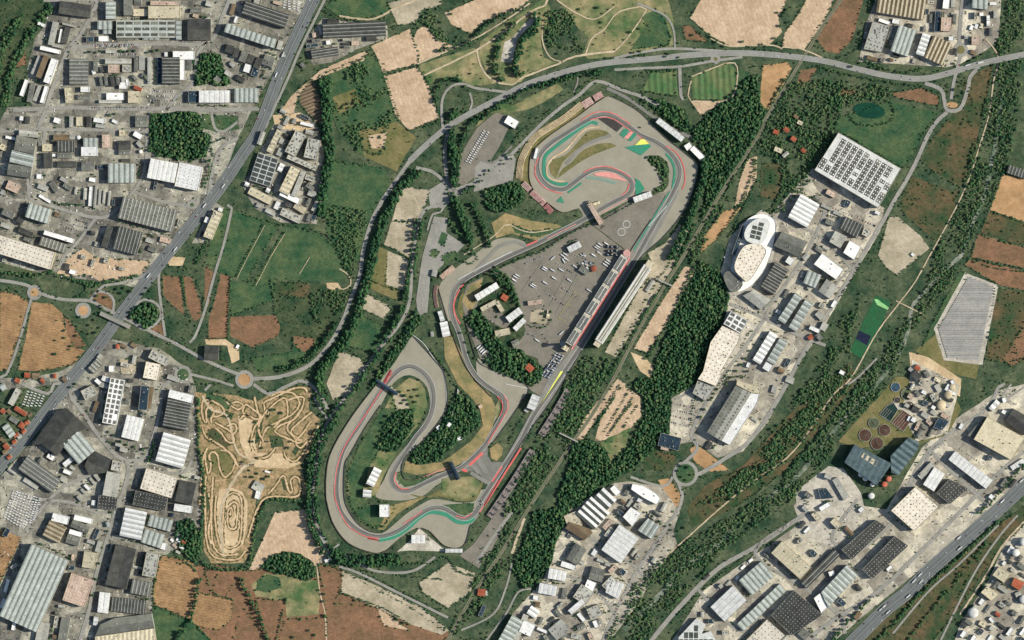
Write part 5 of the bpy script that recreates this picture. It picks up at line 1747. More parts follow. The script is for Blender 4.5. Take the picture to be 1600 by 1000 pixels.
# main grandstand
a=W(935,534); b=W(1016.5,409); L=math.dist(a,b); d=((b[0]-a[0])/L,(b[1]-a[1])/L)
gs=bpy.data.objects.new('main_grandstand',None); C.objects.link(gs); gs.location=(a[0],a[1],0)
tag(gs,'very long covered main grandstand with pale roof and two dark stripes facing the pits','grandstand')
lbar('roof',gs,(0,0),d,0,L-16,-12.5,12,32,33.2,rm('stand_roof',(206,202,188)),34.2)
lbar('roof_stripe',gs,(0,0),d,4,L-18,1.6,5.0,33.0,34.0,rmat('mid_a'),34.3)['label']='dark grey stripe on the western half of the roof'
lbar('roof_stripe',gs,(0,0),d,4,L-18,-5.2,-1.8,32.6,33.7,rmat('mid_a'),33.9)['label']='grey stripe on the eastern half of the roof'
lbar('roof_beam',gs,(0,0),d,2,L-16,-10.9,-9.2,33,34.0,whitem); lbar('roof_beam',gs,(0,0),d,2,L-16,9.0,10.8,33.6,34.9,whitem)
lbar('end_block',gs,(0,0),d,L-16,L+1,-9,9,0,32.5,rmat('cream_a')); lbar('end_block',gs,(0,0),d,-14,0,-9,9,0,31.5,rmat('cream_a'))
st=bpy.data.meshes.new('x'); v=[];f=[]
for k in range(12): 
    w=-8+k*1.9; z=16-k*1.25
    nx,ny=-d[1],d[0]; cc=L/2-5
    box(v,f,d[0]*cc+nx*w,d[1]*cc+ny*w,0,L-22,1.9,z,math.atan2(d[1],d[0]))
link('seating',mesh('seating',v,f,[rmat('mid_a')]),gs)
lbar('rear_wall',gs,(0,0),d,0,L-16,-10.4,-9.6,0,31.8,rmat('mid_b'))
for i in range(14):
    v=[];f=[]; s=8+i*(L-36)/13; cyl(v,f,d[0]*s-d[1]*7.5,d[1]*s+d[0]*7.5,2,.5,31,8); link('column',mesh('column',v,f,[whitem]),gs)
# stepped open terraces
TRI=[]
for txt,w,ca,cb,ds in (('909 163 880 186 857 200 839 212 827 226 815 250 812 268 811 279',10.5,(206,184,144),(166,150,116),'sandy stepped earth terrace curving round the upper loop'),
  ('911 165 925 156',12,(226,190,176),(170,140,128),'pink and beige seating block above the upper loop'),('928 154 941 147',10,(222,180,168),(170,136,124),'pink and beige seating block above the upper loop'),
  ('817 286 828 297',9,(222,180,168),(176,150,138),'pink chequered seating block by the left hairpin'),('830 300 851 319',9,(222,186,174),(180,130,120),'pink chequered seating block by the left hairpin'),('852 321 862 332',9,(200,134,126),(176,120,112),'pink chequered seating block by the left hairpin'),
  ('689 434 709 417',8,(206,178,158),(160,138,118),'pinkish seating terrace above the gravel trap'),('682 446 680 462 683 481',6,(206,160,138),(160,138,118),'pinkish seating terrace above the gravel trap'),
  ('889 609 870 642 846 680',12,(124,114,108),(84,80,76),'purple-grey terrace with dark squares beside the straight'),('833 704 803 752 765 808',12,(124,114,108),(84,80,76),'purple-grey terrace with dark squares beside the straight')):
    P=smooth(pairs([float(q) for q in txt.split()]),False,5)
    nm='terrace_%d'%len(TRI); m_=nmat('terrace_seats',ca,cb,9 if w<12.5 and ca[0]>180 and len(P)<12 else 24,5,.5,.3,bs=3)
    if ca[0]<150: m_=G('tp')
    root=bpy.data.objects.new('terrace_stand',None); C.objects.link(root); wx,wy=W(*P[0]); root.location=(wx,wy,0); tag(root,'','grandstand')
    inner=1 if txt.startswith(('909','911','928','817','830','852','682','689')) else 1
    for k in range(5):
        off=(-w/2+w*(k+.5)/5)
        sgn=-1 if txt.startswith(('889','833','911','928')) else 1
        Lq,_=offs(P,2*off*sgn) ; q=ribbon('step',Lq,w/5-.12,1.2,m_,h=1.0+(4-k)*1.1)
        for vv in q.data.vertices: vv.co.x-=wx; vv.co.y-=wy
        q.parent=root
    if ca[0]<150: # dark square planters on the terrace
        dist=0
        for i in range(2,len(P)-1,2):
            (x0,y0),(x1,y1)=P[i],P[i+1]; an=math.atan2(-(y1-y0),x1-x0); px,py=W(x0,y0)
            for o_ in (-4.5,4.5):
                v=[];f=[]; box(v,f,0,0,0,5,5.2,.5,an); nx,ny=-math.sin(an),math.cos(an)
                link('landing',mesh('landing',v,f,[rmat('dark_b')]),root,(px+nx*o_-wx,py+ny*o_-wy,6.7))
    TRI.append((root,P[0][0],P[0][1],ds,'of the circuit'))
rankify(TRI,None)
# bridges
def bridge(name,x1,y1,x2,y2,w,h,m,label,roofed=False,pil=True):
    a=W(x1,y1); b=W(x2,y2); L=math.dist(a,b); d=((b[0]-a[0])/L,(b[1]-a[1])/L)
    r=bpy.data.objects.new(name,None); C.objects.link(r); r.location=(a[0],a[1],0); tag(r,label,'bridge')
    lbar('deck',r,(0,0),d,0,L,-w/2,w/2,h,h+1,m)
    for s in (-1,1): lbar('railing',r,(0,0),d,0,L,s*w/2-.25,s*w/2+.25,h+1,h+2.3,palem)
    for s in (L*.04,L*.96): lbar('pier',r,(0,0),d,s-1,s+1,-w/2+.6,w/2-.6,0,h,rmat('mid_a'))
    if roofed:
        v=[];f=[];n=10; nx,ny=-d[1],d[0]
        for s in (0,L):
            for i in range(n+1):
                t=math.pi*i/n; ww=math.cos(t)*w/2; v.append((d[0]*s+nx*ww,d[1]*s+ny*ww,h+2.3+math.sin(t)*3.2))
        for i in range(n): f.append((i,n+1+i,n+2+i,i+1))
        f.append(tuple(range(n+1))); f.append(tuple(range(n+1,2*n+2)))
        link('roof',mesh('roof',v,f,[roofed]),r)
    return r
bridge('footbridge',588.5,594,621.5,616,8,9,rmat('dark_a'),'dark covered footbridge across the left straight of the circuit',rmat('blue_a'))
bridge('footbridge',704,722,716.5,749,12,9,rmat('mid_b'),'dark barrel-roofed footbridge over the lower middle of the track',rmat('blue_b'))
bridge('footbridge',1025,434.5,1051,447,3.6,8,palem,'thin pale footbridge over the railway behind the grandstand')
bridge('footbridge',874,676,903,690,3.4,8,palem,'thin pale footbridge over the railway near the lower wood')
bridge('flyover',157,489,204,511,11,7,G('r'),'road flyover crossing the wide left motorway')
bridge('track_gantry',921,314.5,923,319,6,10,rmat('cream_a'),'small cream stair block beside the pink track bridge')
# painted rings on the paddock apron
for x,y in ((979,350.5),(971,362.5)):
    q=ribbon('painted_ring',ell(x,y,5.6,5.6),.8,1.3,G('kw'),closed=True,lay=False); tag(q,('upper' if y<355 else 'lower')+' of two white rings painted beside the pink track bridge','marking',kind='structure')
# round tanks
TK=[]
for x,y,r,h,kind in ((1399,605,7.5,3,'blue'),(1417,616,9.5,3,'grn'),(1365,661,8.5,3,'grn'),(1382,672,9.2,3,'brn'),(1351.5,680,10,3,'brn'),(1370,692.5,10,3,'brn'),(1421,634,7,3,'drk'),(1402,625,5,3,'drk'),
  (1481,617,6.5,9,'crm'),(1470,633,7.5,9,'crm'),(1487,605,5,9,'crm'),(1344.5,741,4,10,'wht'),(1352,747,4.5,10,'wht'),(1362.5,757,3.5,10,'wht'),(1361,774.5,5,10,'wht'),(1388,748,4.5,8,'red'),(1381.5,756.5,4.5,8,'red'),
  (1586,863,6,15,'wht'),(1599,846,6.5,15,'wht'),(1520,957,8,12,'wht'),(1599,936,7,12,'wht'),(123,215,3.4,8,'wht'),(220,237,2.8,7,'wht'),(82,712,3,8,'wht'),(207,312,2,10,'wht'),(227,120,3,8,'grn')):
    cols={'blue':((70,96,112),'blue-grey open'),'grn':((104,112,84),'murky green open'),'brn':((104,80,66),'brown open'),'drk':((84,72,66),'dark brown open'),'crm':((206,190,156),'cream domed'),'wht':((236,232,222),'white domed'),'red':((206,120,100),'orange-red domed')}
    c,ds=cols[kind]
    root=bpy.data.objects.new('round_tank',None); C.objects.link(root); wx,wy=W(x,y); root.location=(wx,wy,0); tag(root,'','tank')
    v=[];f=[]; rr=r*S; cyl(v,f,0,0,0,rr,h,28,cap=False); cyl(v,f,0,0,0,rr-.8,h,28,cap=False)
    n=28
    for i in range(n): j_=(i+1)%n; f.append((n+i,n+j_,2*n+n+j_,2*n+n+i))
    link('wall',mesh('wall',v,f,[palem if h<5 else rm('tank_'+kind,c)]),root)
    v=[];f=[]
    if h<5:
        cyl(v,f,0,0,0,rr-.85,h-.8,28); w_=link('water_surface',mesh('water_surface',v,f,[rm('tankw_'+kind,c,tuple(max(0,q-22) for q in c),rough=.4)]),root)
        v=[];f=[]; box(v,f,0,0,h,rr*1.02,1.3,.6,.6*x); cyl(v,f,0,0,h-1,1.4,2,10); link('scraper_bridge',mesh('scraper_bridge',v,f,[rmat('mid_b')]),root)
    else:
        n=24; b0=0
        for k in range(5):
            t=k/5*math.pi/2; 
            for i in range(n): v.append((rr*math.cos(t)*math.cos(2*math.pi*i/n),rr*math.cos(t)*math.sin(2*math.pi*i/n),h+rr*.45*math.sin(t)))
        v.append((0,0,h+rr*.45))
        for k in range(4):
            for i in range(n): j_=(i+1)%n; f.append((k*n+i,k*n+j_,k*n+n+j_,k*n+n+i))
        for i in range(n): f.append((4*n+i,4*n+(i+1)%n,5*n))
        link('dome',mesh('dome',v,f,[rm('tank_'+kind,c)]),root)
    TK.append((root,x,y,ds+' round tank','in the works on the right' if x>1300 and y<800 else 'at the bottom-right corner' if x>1300 else PL['A' if y<200 else 'C' if y<400 else 'F']))
rankify(TK,None)
# rectangular basins at the sewage works
BS=[]
for P,c,n_,ds in (([(1386,634),(1396,629),(1403,640),(1391,659),(1374,648)],(40,62,58),4,'dark green rectangular settling basin with walkways'),([(1411,641),(1427,652),(1411,674),(1393,661)],(118,86,70),5,'brown rectangular aeration basin with pale dividing walls')):
    root=bpy.data.objects.new('settling_basin',None); C.objects.link(root); cx,cy=W(sum(p[0] for p in P)/len(P),sum(p[1] for p in P)/len(P)); root.location=(cx,cy,0); tag(root,ds,'basin')
    PW=[(W(*p)[0]-cx,W(*p)[1]-cy) for p in P]
    v=[(*p,1.6) for p in PW]; f=[tuple(t) for t in tessellate_polygon([[Vector(q) for q in v]])]; link('water_surface',mesh('water_surface',v,f,[rm('bas'+str(n_),c,rough=.4)]),root)
    a,b=PW[0],PW[1]; e=PW[-1]; 
    for i in range(len(PW)):
        p,q=PW[i],PW[(i+1)%len(PW)]; v=[];f=[]; box(v,f,(p[0]+q[0])/2,(p[1]+q[1])/2,0,math.dist(p,q)+.8,.9,2.6+.01*i,math.atan2(q[1]-p[1],q[0]-p[0])); link('wall',mesh('wall',v,f,[palem]),root)
    dx,dy=PW[-1][0]-PW[0][0],PW[-1][1]-PW[0][1]; Lb=math.hypot(dx,dy); wd=math.dist(PW[0],PW[1]) if n_==5 else 24
    ex,ey=(dy/Lb,-dx/Lb); 
    if inpoly(PW[0][0]+dx*.5+ex*2,PW[0][1]+dy*.5+ey*2,PW)==False: ex,ey=-ex,-ey
    for i in range(1,n_):
        c0=(PW[0][0]+dx/2+ex*wd*i/n_,PW[0][1]+dy/2+ey*wd*i/n_); v=[];f=[]; box(v,f,c0[0],c0[1],0,Lb*.86,.7,2.4,math.atan2(dy,dx)); link('divider',mesh('divider',v,f,[palem]),root)
# solar farm rows
SP=[(1513,431),(1554,448),(1530,564),(1479,559),(1465,514)]; k=0; y=434.0; rowsm=rm('farm_panel',(158,158,152),(148,149,146),rough=.35)
rows=[]
while y<563:
    xs=[]
    for i in range(5):
        p,q=SP[i],SP[(i+1)%5]
        if (p[1]-y)*(q[1]-y)<0: xs.append(p[0]+(q[0]-p[0])*(y-p[1])/(q[1]-p[1]))
    if len(xs)==2 and abs(xs[0]-xs[1])>6:
        x0,x1=min(xs)+1.5,max(xs)-1.5; wx,wy=W((x0+x1)/2,y); Lr=(x1-x0)*S
        v=[(-Lr/2,-1.8,1.0),(Lr/2,-1.8,1.0),(Lr/2,1.8,2.0),(-Lr/2,1.8,2.0),(-Lr/2,-1.8,.8),(Lr/2,-1.8,.8),(Lr/2,1.8,1.8),(-Lr/2,1.8,1.8)]
        root=bpy.data.objects.new('solar_panel_row',None); C.objects.link(root); root.location=(wx,wy,.9); tag(root,'','solar panels','rows of the ground solar farm')
        link('panel',mesh('panel',v,[(0,1,2,3),(7,6,5,4),(0,4,5,1),(2,6,7,3),(1,5,6,2),(3,7,4,0)],[rowsm]),root)
        v=[];f=[]
        for s in range(int(Lr/12)): box(v,f,-Lr/2+6+s*12,0,-.9,.3,.3,2.3)
        link('post',mesh('post',v,f,[rmat('mid_a')]),root)
        rows.append((root,(x0+x1)/2,y,'grey row of tilted panels','in the right-hand solar farm'))
    y+=2.75
rankify(rows,None)
# ================= vehicles
def carmesh(name,col,Lc=4.5,Wc=1.85,van=False):
    bodym=rm('paint_'+name,col,rough=.35); gl=rm('car_glass',(40,48,56),rough=.2); ty=rm('tyre',(40,40,40))
    v=[];f=[];mi=[]
    hb=.75 if not van else 1.5
    box(v,f,0,0,.3,Lc,Wc,hb,0,mi,0,.97)
    if van: box(v,f,-Lc*.06,0,.3+hb,Lc*.84,Wc*.94,.55,0,mi,0,.95); box(v,f,Lc*.39,0,1.2,Lc*.14,Wc*.9,.75,0,mi,1,.85)
    else:
        box(v,f,-Lc*.05,0,.3+hb,Lc*.56,Wc*.9,.45,0,mi,1,.82); box(v,f,-Lc*.05,0,.3+hb+.45,Lc*.44,Wc*.72,.06,0,mi,0)
    for sx in (-1,1):
        for sy in (-1,1): box(v,f,sx*Lc*.31,sy*Wc*.46,0,.66,.24,.6,0,mi,2,1)
    return mesh(name,v,f,[bodym,gl,ty],mi)
CM={'white':carmesh('white',(238,238,234)),'silver':carmesh('silver',(176,180,182)),'black':carmesh('black',(38,40,44)),'red':carmesh('red',(168,44,40)),'blue':carmesh('blue',(52,80,120)),'grey':carmesh('grey',(104,108,110))}
VM=carmesh('white_van',(240,240,236),7.0,2.4,True)
CI=[]; NC=[0]; XC=[]
def car(x,y,ang,colr,place,group,what='car'):
    if what=='car':
        NC[0]+=1
        if NC[0]>296: XC.append((x,y,ang,colr)); return
    me=VM if what=='van' else CM[colr]
    wx,wy=W(x,y); o=link('van' if what=='van' else 'car',me,None,(wx,wy,topz(x,y)+.01)); o.rotation_euler=(0,0,ang); tag(o,'',what,group)
    CI.append((o,x,y,f'{colr} {what}',place)); return o
def truck(x,y,ang,col,place,desc,group,Lt=12.5):
    wx,wy=W(x,y); r=bpy.data.objects.new('truck',None); C.objects.link(r); r.location=(wx,wy,topz(x,y)+.01); r.rotation_euler=(0,0,ang); tag(r,'','truck',group)
    v=[];f=[]; box(v,f,-1.6,0,1.1,Lt,2.55,2.8); link('trailer',mesh('trailer',v,f,[rm('paint_'+str(col),col)]),r)
    v=[];f=[]; box(v,f,Lt/2,0,.5,2.2,2.4,2.6,0,None,0,.94); link('cab',mesh('cab',v,f,[rm('paint_cab',(214,216,218))]),r)
    v=[];f=[]
    for s in (-.4*Lt,-.3*Lt,.5*Lt):
        for t_ in (-1.05,1.05): box(v,f,s,t_,0,1,.3,1)
    link('wheel',mesh('wheel',v,f,[rm('tyre',(40,40,40))]),r)
    CI.append((r,x,y,desc,place)); return r
cl=['white','silver','black','red','blue','grey']; cw=[.42,.2,.14,.06,.08,.1]
def traffic(P,w,n,place,ntruck=0,lanes=None):
    Ls=[0]
    for a_,b_ in zip(P,P[1:]): Ls.append(Ls[-1]+math.dist(a_,b_))
    for k in range(n):
        s=R.uniform(.02,.98)*Ls[-1]; i=max(j_ for j_ in range(len(P)-1) if Ls[j_]<=s); t=(s-Ls[i])/(Ls[i+1]-Ls[i])
        a_,b_=P[i],P[i+1]; x=a_[0]+(b_[0]-a_[0])*t; y=a_[1]+(b_[1]-a_[1])*t
        if not(-5<x<1605 and -5<y<1005): continue
        dx,dy=(b_[0]-a_[0]),(b_[1]-a_[1]); L_=math.hypot(dx,dy); nx,ny=-dy/L_,dx/L_
        sd=R.choice((-1,1)); off=sd*R.choice(lanes); ang=math.atan2(-dy,dx)+(math.pi if sd>0 else 0)
        x+=nx*off; y+=ny*off
        if k<ntruck: truck(x,y,ang,(232,232,226),place,'white articulated truck','vehicles on the roads')
        else: car(x,y,ang,R.choices(cl,cw)[0],place,'vehicles on the roads')
rd={}
ms=[r for r in ROADP if r[0]=='m']
traffic(ms[0][2],18,64,'on the wide left motorway',7,(2.6,4.8,7))
traffic(ms[1][2],21,44,'on the bottom-right motorway',12,(3,5.5,8))
traffic(ms[2][2],9,26,'on the highway above the circuit',3,(1.5,3.2))
for r in ROADP:
    if r[0] in 'ra' and r[1]>=5:
        Ln=sum(math.dist(a_,b_) for a_,b_ in zip(r[2],r[2][1:])); q=r[2][len(r[2])//2]
        traffic(r[2],r[1],max(1,int(Ln/85)),'on the estate roads, '+loc9(*q),0,(1.1,1.7))
rs=0
for ln in PARK.strip().splitlines():
    pl_,t=ln.split('|'); 
    for row in t.split(';'):
        x0,y0,x1,y1,n,wh=row.split(); x0,y0,x1,y1=map(float,(x0,y0,x1,y1)); n=int(n); an=math.atan2(-(y1-y0),x1-x0)+math.pi/2
        for i in range(n):
            if R.random()<.12 and wh!='v': continue
            t_=i/(n-1); x=x0+(x1-x0)*t_; y=y0+(y1-y0)*t_
            if wh=='v': car(x,y,an,'white',pl_.strip(),'vans parked in rows','van')
            else: car(x,y,an+R.choice((0,math.pi)),R.choices(cl,cw)[0],pl_.strip(),'cars parked in rows')
for x,y,dr in ((884,397.5,0),(880,400,0),(881,408,2),(885,405,0),(850.5,421.5,0),(852.5,419,0),(864,422.5,0),(877.5,422,0),(899,416.5,0),(866,434.5,0),(890,438,0),(852,442,0),(832.3,447.4,0),(834.6,445.4,0),
   (804,438,0),(806,433,0),(809,430.5,0),(938,382,0),(935,385.5,0),(932.5,387.5,0),(948,381,0),(937,395.5,0),(951,407.5,0),(948.5,410.5,0),(946,414,0),(921,454,0),(864,403,1),(748.5,541.5,1),(751.5,544.5,1),(754,547.5,1),(757,550,1),(877.5,520,1),(840,532,0),(928,399,0)):
    truck(x,y,{0:math.radians(-33),1:math.radians(42),2:math.radians(-62)}[dr],(240,240,236),'in the circuit paddock','white parked transporter','transporters parked in the paddock')
# hospitality boxes beside the pit building
HB=[]
def hbox(x,y,an,col,dsz,ds,pl_,h=3):
    wx,wy=W(x,y); root=bpy.data.objects.new('cabin_unit',None); C.objects.link(root); root.location=(wx,wy,topz(x,y)+.01); root.rotation_euler=(0,0,an); tag(root,'','cabin','portable cabins of the paddock')
    v=[];f=[]; box(v,f,0,0,0,dsz[0],dsz[1],h); link('body',mesh('body',v,f,[rm('paint_'+str(col),col)]),root)
    v=[];f=[]; box(v,f,0,0,h,dsz[0]*.4,dsz[1]*.5,.5); link('roof_unit',mesh('roof_unit',v,f,[unit_m]),root)
    HB.append((root,x,y,ds,pl_))
for i in range(30):
    u_=i%10; q_=i//10; x=873-u_*2.5+q_*4.6-3; y=552+u_*3.7+q_*2.2
    c=R.choice([('white',(226,230,236)),('blue-grey',(110,130,168)),('pale blue',(168,184,212)),('white',(238,238,238))])
    hbox(x+R.uniform(-.6,.6),y+R.uniform(-.6,.6),math.radians(R.choice((-32,58))),c[1],(R.uniform(5,8),2.6),f'{c[0]} box cabin','in the cluster south of the pits',R.choice((3,5.8)))
for i in range(16):
    x,y=R.uniform(904,929),R.uniform(396,424); 
    if abs(x-929)<8 and y>415: continue
    c=R.choice([('white',(232,232,228)),('steel blue',(120,140,160)),('grey',(150,150,146))]); hbox(x,y,math.radians(-33),c[1],(R.uniform(5,10),R.uniform(2.4,5)),f'{c[0]} awning cabin','north-west of the pit building',3)
for i in range(9):
    x,y=950+i%3*7+R.uniform(-1,1),386+i//3*6+R.uniform(-1,1); c=R.choice([('dark blue',(40,58,80)),('black',(34,40,46)),('dark blue',(52,76,96))]); hbox(x,y,math.radians(-33),c[1],(9,5),f'{c[0]} hospitality unit','at the pit building\'s north tip',7)
rankify(HB,None)
v=[];f=[];mi=[]
for x,y,an,cc in XC:
    wx,wy=W(x,y); z_=topz(x,y)+.01; k=cl.index(cc); box(v,f,wx,wy,z_+.25,4.5,1.85,.75,an,mi,k,.97); box(v,f,wx,wy,z_+1.0,2.5,1.65,.45,an,mi,6,.8); box(v,f,wx,wy,z_,3.6,1.7,.3,an,mi,6)
o=link('parked_cars',mesh('parked_cars',v,f,[rm('paint_'+c,(0,0,0)) for c in cl]+[rm('car_glass',(0,0,0))],mi)); tag(o,'remaining small cars standing in the estate car parks and kerb rows','cars',kind='stuff')
rankify(CI,None)
# ================= trees
TG=[mat('foliage_dark',(30,66,44),(58,94,56),30,4,.5,.35,rough=.9),mat('foliage_mid',(48,86,52),(78,108,64),30,4,.5,.35,rough=.9),mat('foliage_olive',(66,94,58),(96,112,72),30,4,.5,.35,rough=.9)]
barkm=mat('bark',(96,82,64),(76,66,52),2,1)
rg=np.random.RandomState(5)
def ico():
    import bmesh
    bm=bmesh.new(); bmesh.ops.create_icosphere(bm,subdivisions=2,radius=1); V=np.array([q.co[:] for q in bm.verts]); F=np.array([[q.index for q in f_.verts] for f_ in bm.faces]); bm.free(); return V,F
IV,IF=ico()
def ico1():
    import bmesh
    bm=bmesh.new(); bmesh.ops.create_icosphere(bm,subdivisions=1,radius=1); V=np.array([q.co[:] for q in bm.verts]); F=np.array([[q.index for q in f_.verts] for f_ in bm.faces]); bm.free(); return V,F
JV,JF=ico1()
def crownvar(nleaf,big=False):
    """a lumpy broken crown: several unequal lobes and a shell of leaf clumps, unit size; returns verts, tri faces"""
    V=[];F=[];b=0
    lobes=6 if big else 4
    base=(IV,IF) if big else (JV,JF)
    for k in range(lobes):
        r=rg.uniform(.42,.62); a_=rg.uniform(0,6.28); d_=rg.uniform(.18,.5) if k else 0
        c=np.array([math.cos(a_)*d_,math.sin(a_)*d_,rg.uniform(.4,.8)]); X=base[0]*r*(1+rg.uniform(-.2,.2,(len(base[0]),1)))*np.array([1,1,.8])+c
        V.append(X); F.append(base[1]+b); b+=len(X)
    for k in range(nleaf):
        th=rg.uniform(0,6.28); ph=math.acos(rg.uniform(-.5,1)); rr=rg.uniform(.7,1.08)
        c=np.array([math.cos(th)*math.sin(ph)*rr,math.sin(th)*math.sin(ph)*rr,.6+math.cos(ph)*rr*.62]); u=rg.normal(size=3); u/=np.linalg.norm(u); w=np.cross(u,rg.normal(size=3)); w/=np.linalg.norm(w); s=rg.uniform(.08,.17)
        V.append(np.array([c-u*s,c+w*s*.8,c+u*s])); F.append(np.array([[b,b+1,b+2]])); b+=3
    return np.concatenate(V),np.concatenate(F)
CV=[crownvar(12) for _ in range(12)]
BV=[crownvar(90,True) for _ in range(3)]
def trunkvf(r,h):
    v=[];f=[]; cyl(v,f,0,0,0,r,h,6,r*.55); 
    for k in range(3): # limbs
        a_=k*2.1; b=len(v); 
        for q in ((0,0,h*.7),(r*.5,0,h*.72),(0,r*.5,h*.72)): v.append(q)
        v.append((math.cos(a_)*r*6,math.sin(a_)*r*6,h*1.15)); f+=[(b,b+1,b+3),(b+1,b+2,b+3),(b+2,b,b+3)]
    return v,f
TM=[]
for k,(V,F) in enumerate(BV):
    for g_ in range(3):
        me=mesh('crown',[tuple(q) for q in V*np.array([1,1,1.1])],[tuple(int(i) for i in q) for q in F],[TG[g_]]); TM.append(me)
tv,tf=trunkvf(.07,.75); TK_=mesh('trunk',tv,tf,[barkm])
TI=[]
for ln in TREEROW.strip().splitlines():
    pl_,t=ln.split('|'); P=pairs([float(q) for q in t.split()])
    for x,y in P:
        if len(TI)>=296: break
        r=R.uniform(3.0,5.0); wx,wy=W(x,y); root=bpy.data.objects.new('tree',None); C.objects.link(root); root.location=(wx,wy,topz(x,y)-.05); root.rotation_euler=(0,0,R.uniform(0,6.28)); root.scale=(r,r,r*R.uniform(.9,1.3)); tag(root,'','tree','single trees')
        link('trunk',TK_,root); g_=R.randrange(9); link('crown',TM[g_],root,(0,0,.35))
        c=('dark green','mid green','olive green')[g_%3]; TI.append((root,x,y,f'{"broad" if r>4 else "small"} {c} tree','in the '+pl_ if not pl_.startswith(('main','tall','fringe')) else 'by the '+pl_))
rankify(TI,None)
def bigmesh(name,V,F,mi,mats):
    me=bpy.data.meshes.new(name); nv,nf=len(V),len(F)
    me.vertices.add(nv); me.vertices.foreach_set('co',V.astype(np.float32).ravel())
    me.loops.add(nf*3); me.loops.foreach_set('vertex_index',F.astype(np.int32).ravel())
    me.polygons.add(nf); me.polygons.foreach_set('loop_start',np.arange(0,nf*3,3,dtype=np.int32))
    for m in mats: me.materials.append(m)
    me.polygons.foreach_set('material_index',mi.astype(np.int32)); me.update(); me.validate(); return me
TVv,TFf=[],[]
tv,tf=[],[]; cyl(tv,tf,0,0,0,.07,.7,4,.05,cap=False); TRV=np.array(tv); TRF=np.array([t for q in tf for t in ((q[0],q[1],q[2]),(q[0],q[2],q[3]))])
def plant(name,pts,label,cat,hmul=1.0,rmin=3.2,rmax=8.0,pal=None):
    Vs=[];Fs=[];Ms=[];b=0
    if not pts: return
    x0,y0=W(*pts[0])
    for x,y in pts:
        r=rmin+(rmax-rmin)*rg.beta(1.3,2.2); V,F=CV[rg.randint(12)]; a_=rg.uniform(0,6.28); c,s=math.cos(a_),math.sin(a_); hz=r*rg.uniform(.75,1.15)*hmul
        wx,wy=W(x,y); wx-=x0; wy-=y0
        X=np.empty_like(V); X[:,0]=(V[:,0]*c-V[:,1]*s)*r+wx; X[:,1]=(V[:,0]*s+V[:,1]*c)*r+wy; X[:,2]=V[:,2]*hz+r*.45*hmul+.6
        Vs.append(X); Fs.append(F+b); Ms.append(np.full(len(F),rg.choice(pal if pal else [0,0,1,1,2] if hmul<1.2 else [0,0,0,1]))); b+=len(V)
        X=TRV.copy(); X[:,:2]*=r; X[:,0]+=wx; X[:,1]+=wy; X[:,2]*=r*2*hmul; Vs.append(X); Fs.append(TRF+b); Ms.append(np.full(len(TRF),3)); b+=len(X)
    me=bigmesh(name,np.concatenate(Vs),np.concatenate(Fs),np.concatenate(Ms),TG+[barkm]); o=link(name,me,None,(x0,y0,0)); return tag(o,label,cat,kind='stuff')
# keep crowns off roads, roofs and tarmac
GR=2
occ=set()
def mark(P):
    xs=[p[0] for p in P]; ys=[p[1] for p in P]
    for gx in range(int(min(xs))//GR,int(max(xs))//GR+1):
        for gy in range(int(min(ys))//GR,int(max(ys))//GR+1):
            if inpoly(gx*GR+1,gy*GR+1,P): occ.add((gx,gy))
for P in BFOOT: mark(P)
for k,w,P,z in ROADP:
    if k=='q': continue
    L_,R_=offs(P,w+ (1.5 if k=='m' else .5))
    for i in range(len(P)-1): mark([L_[i],L_[i+1],R_[i+1],R_[i]])
trk=smooth(pairs([float(q) for q in TRACK.strip().splitlines()[1].split()[2:]]),True,3); L_,R_=offs(trk,11,True)
for i in range(len(trk)): mark([L_[i],L_[(i+1)%len(trk)],R_[(i+1)%len(trk)],R_[i]])
mark(main)
free=lambda x,y:(int(x)//GR,int(y)//GR) not in occ
WI=[];NT=0
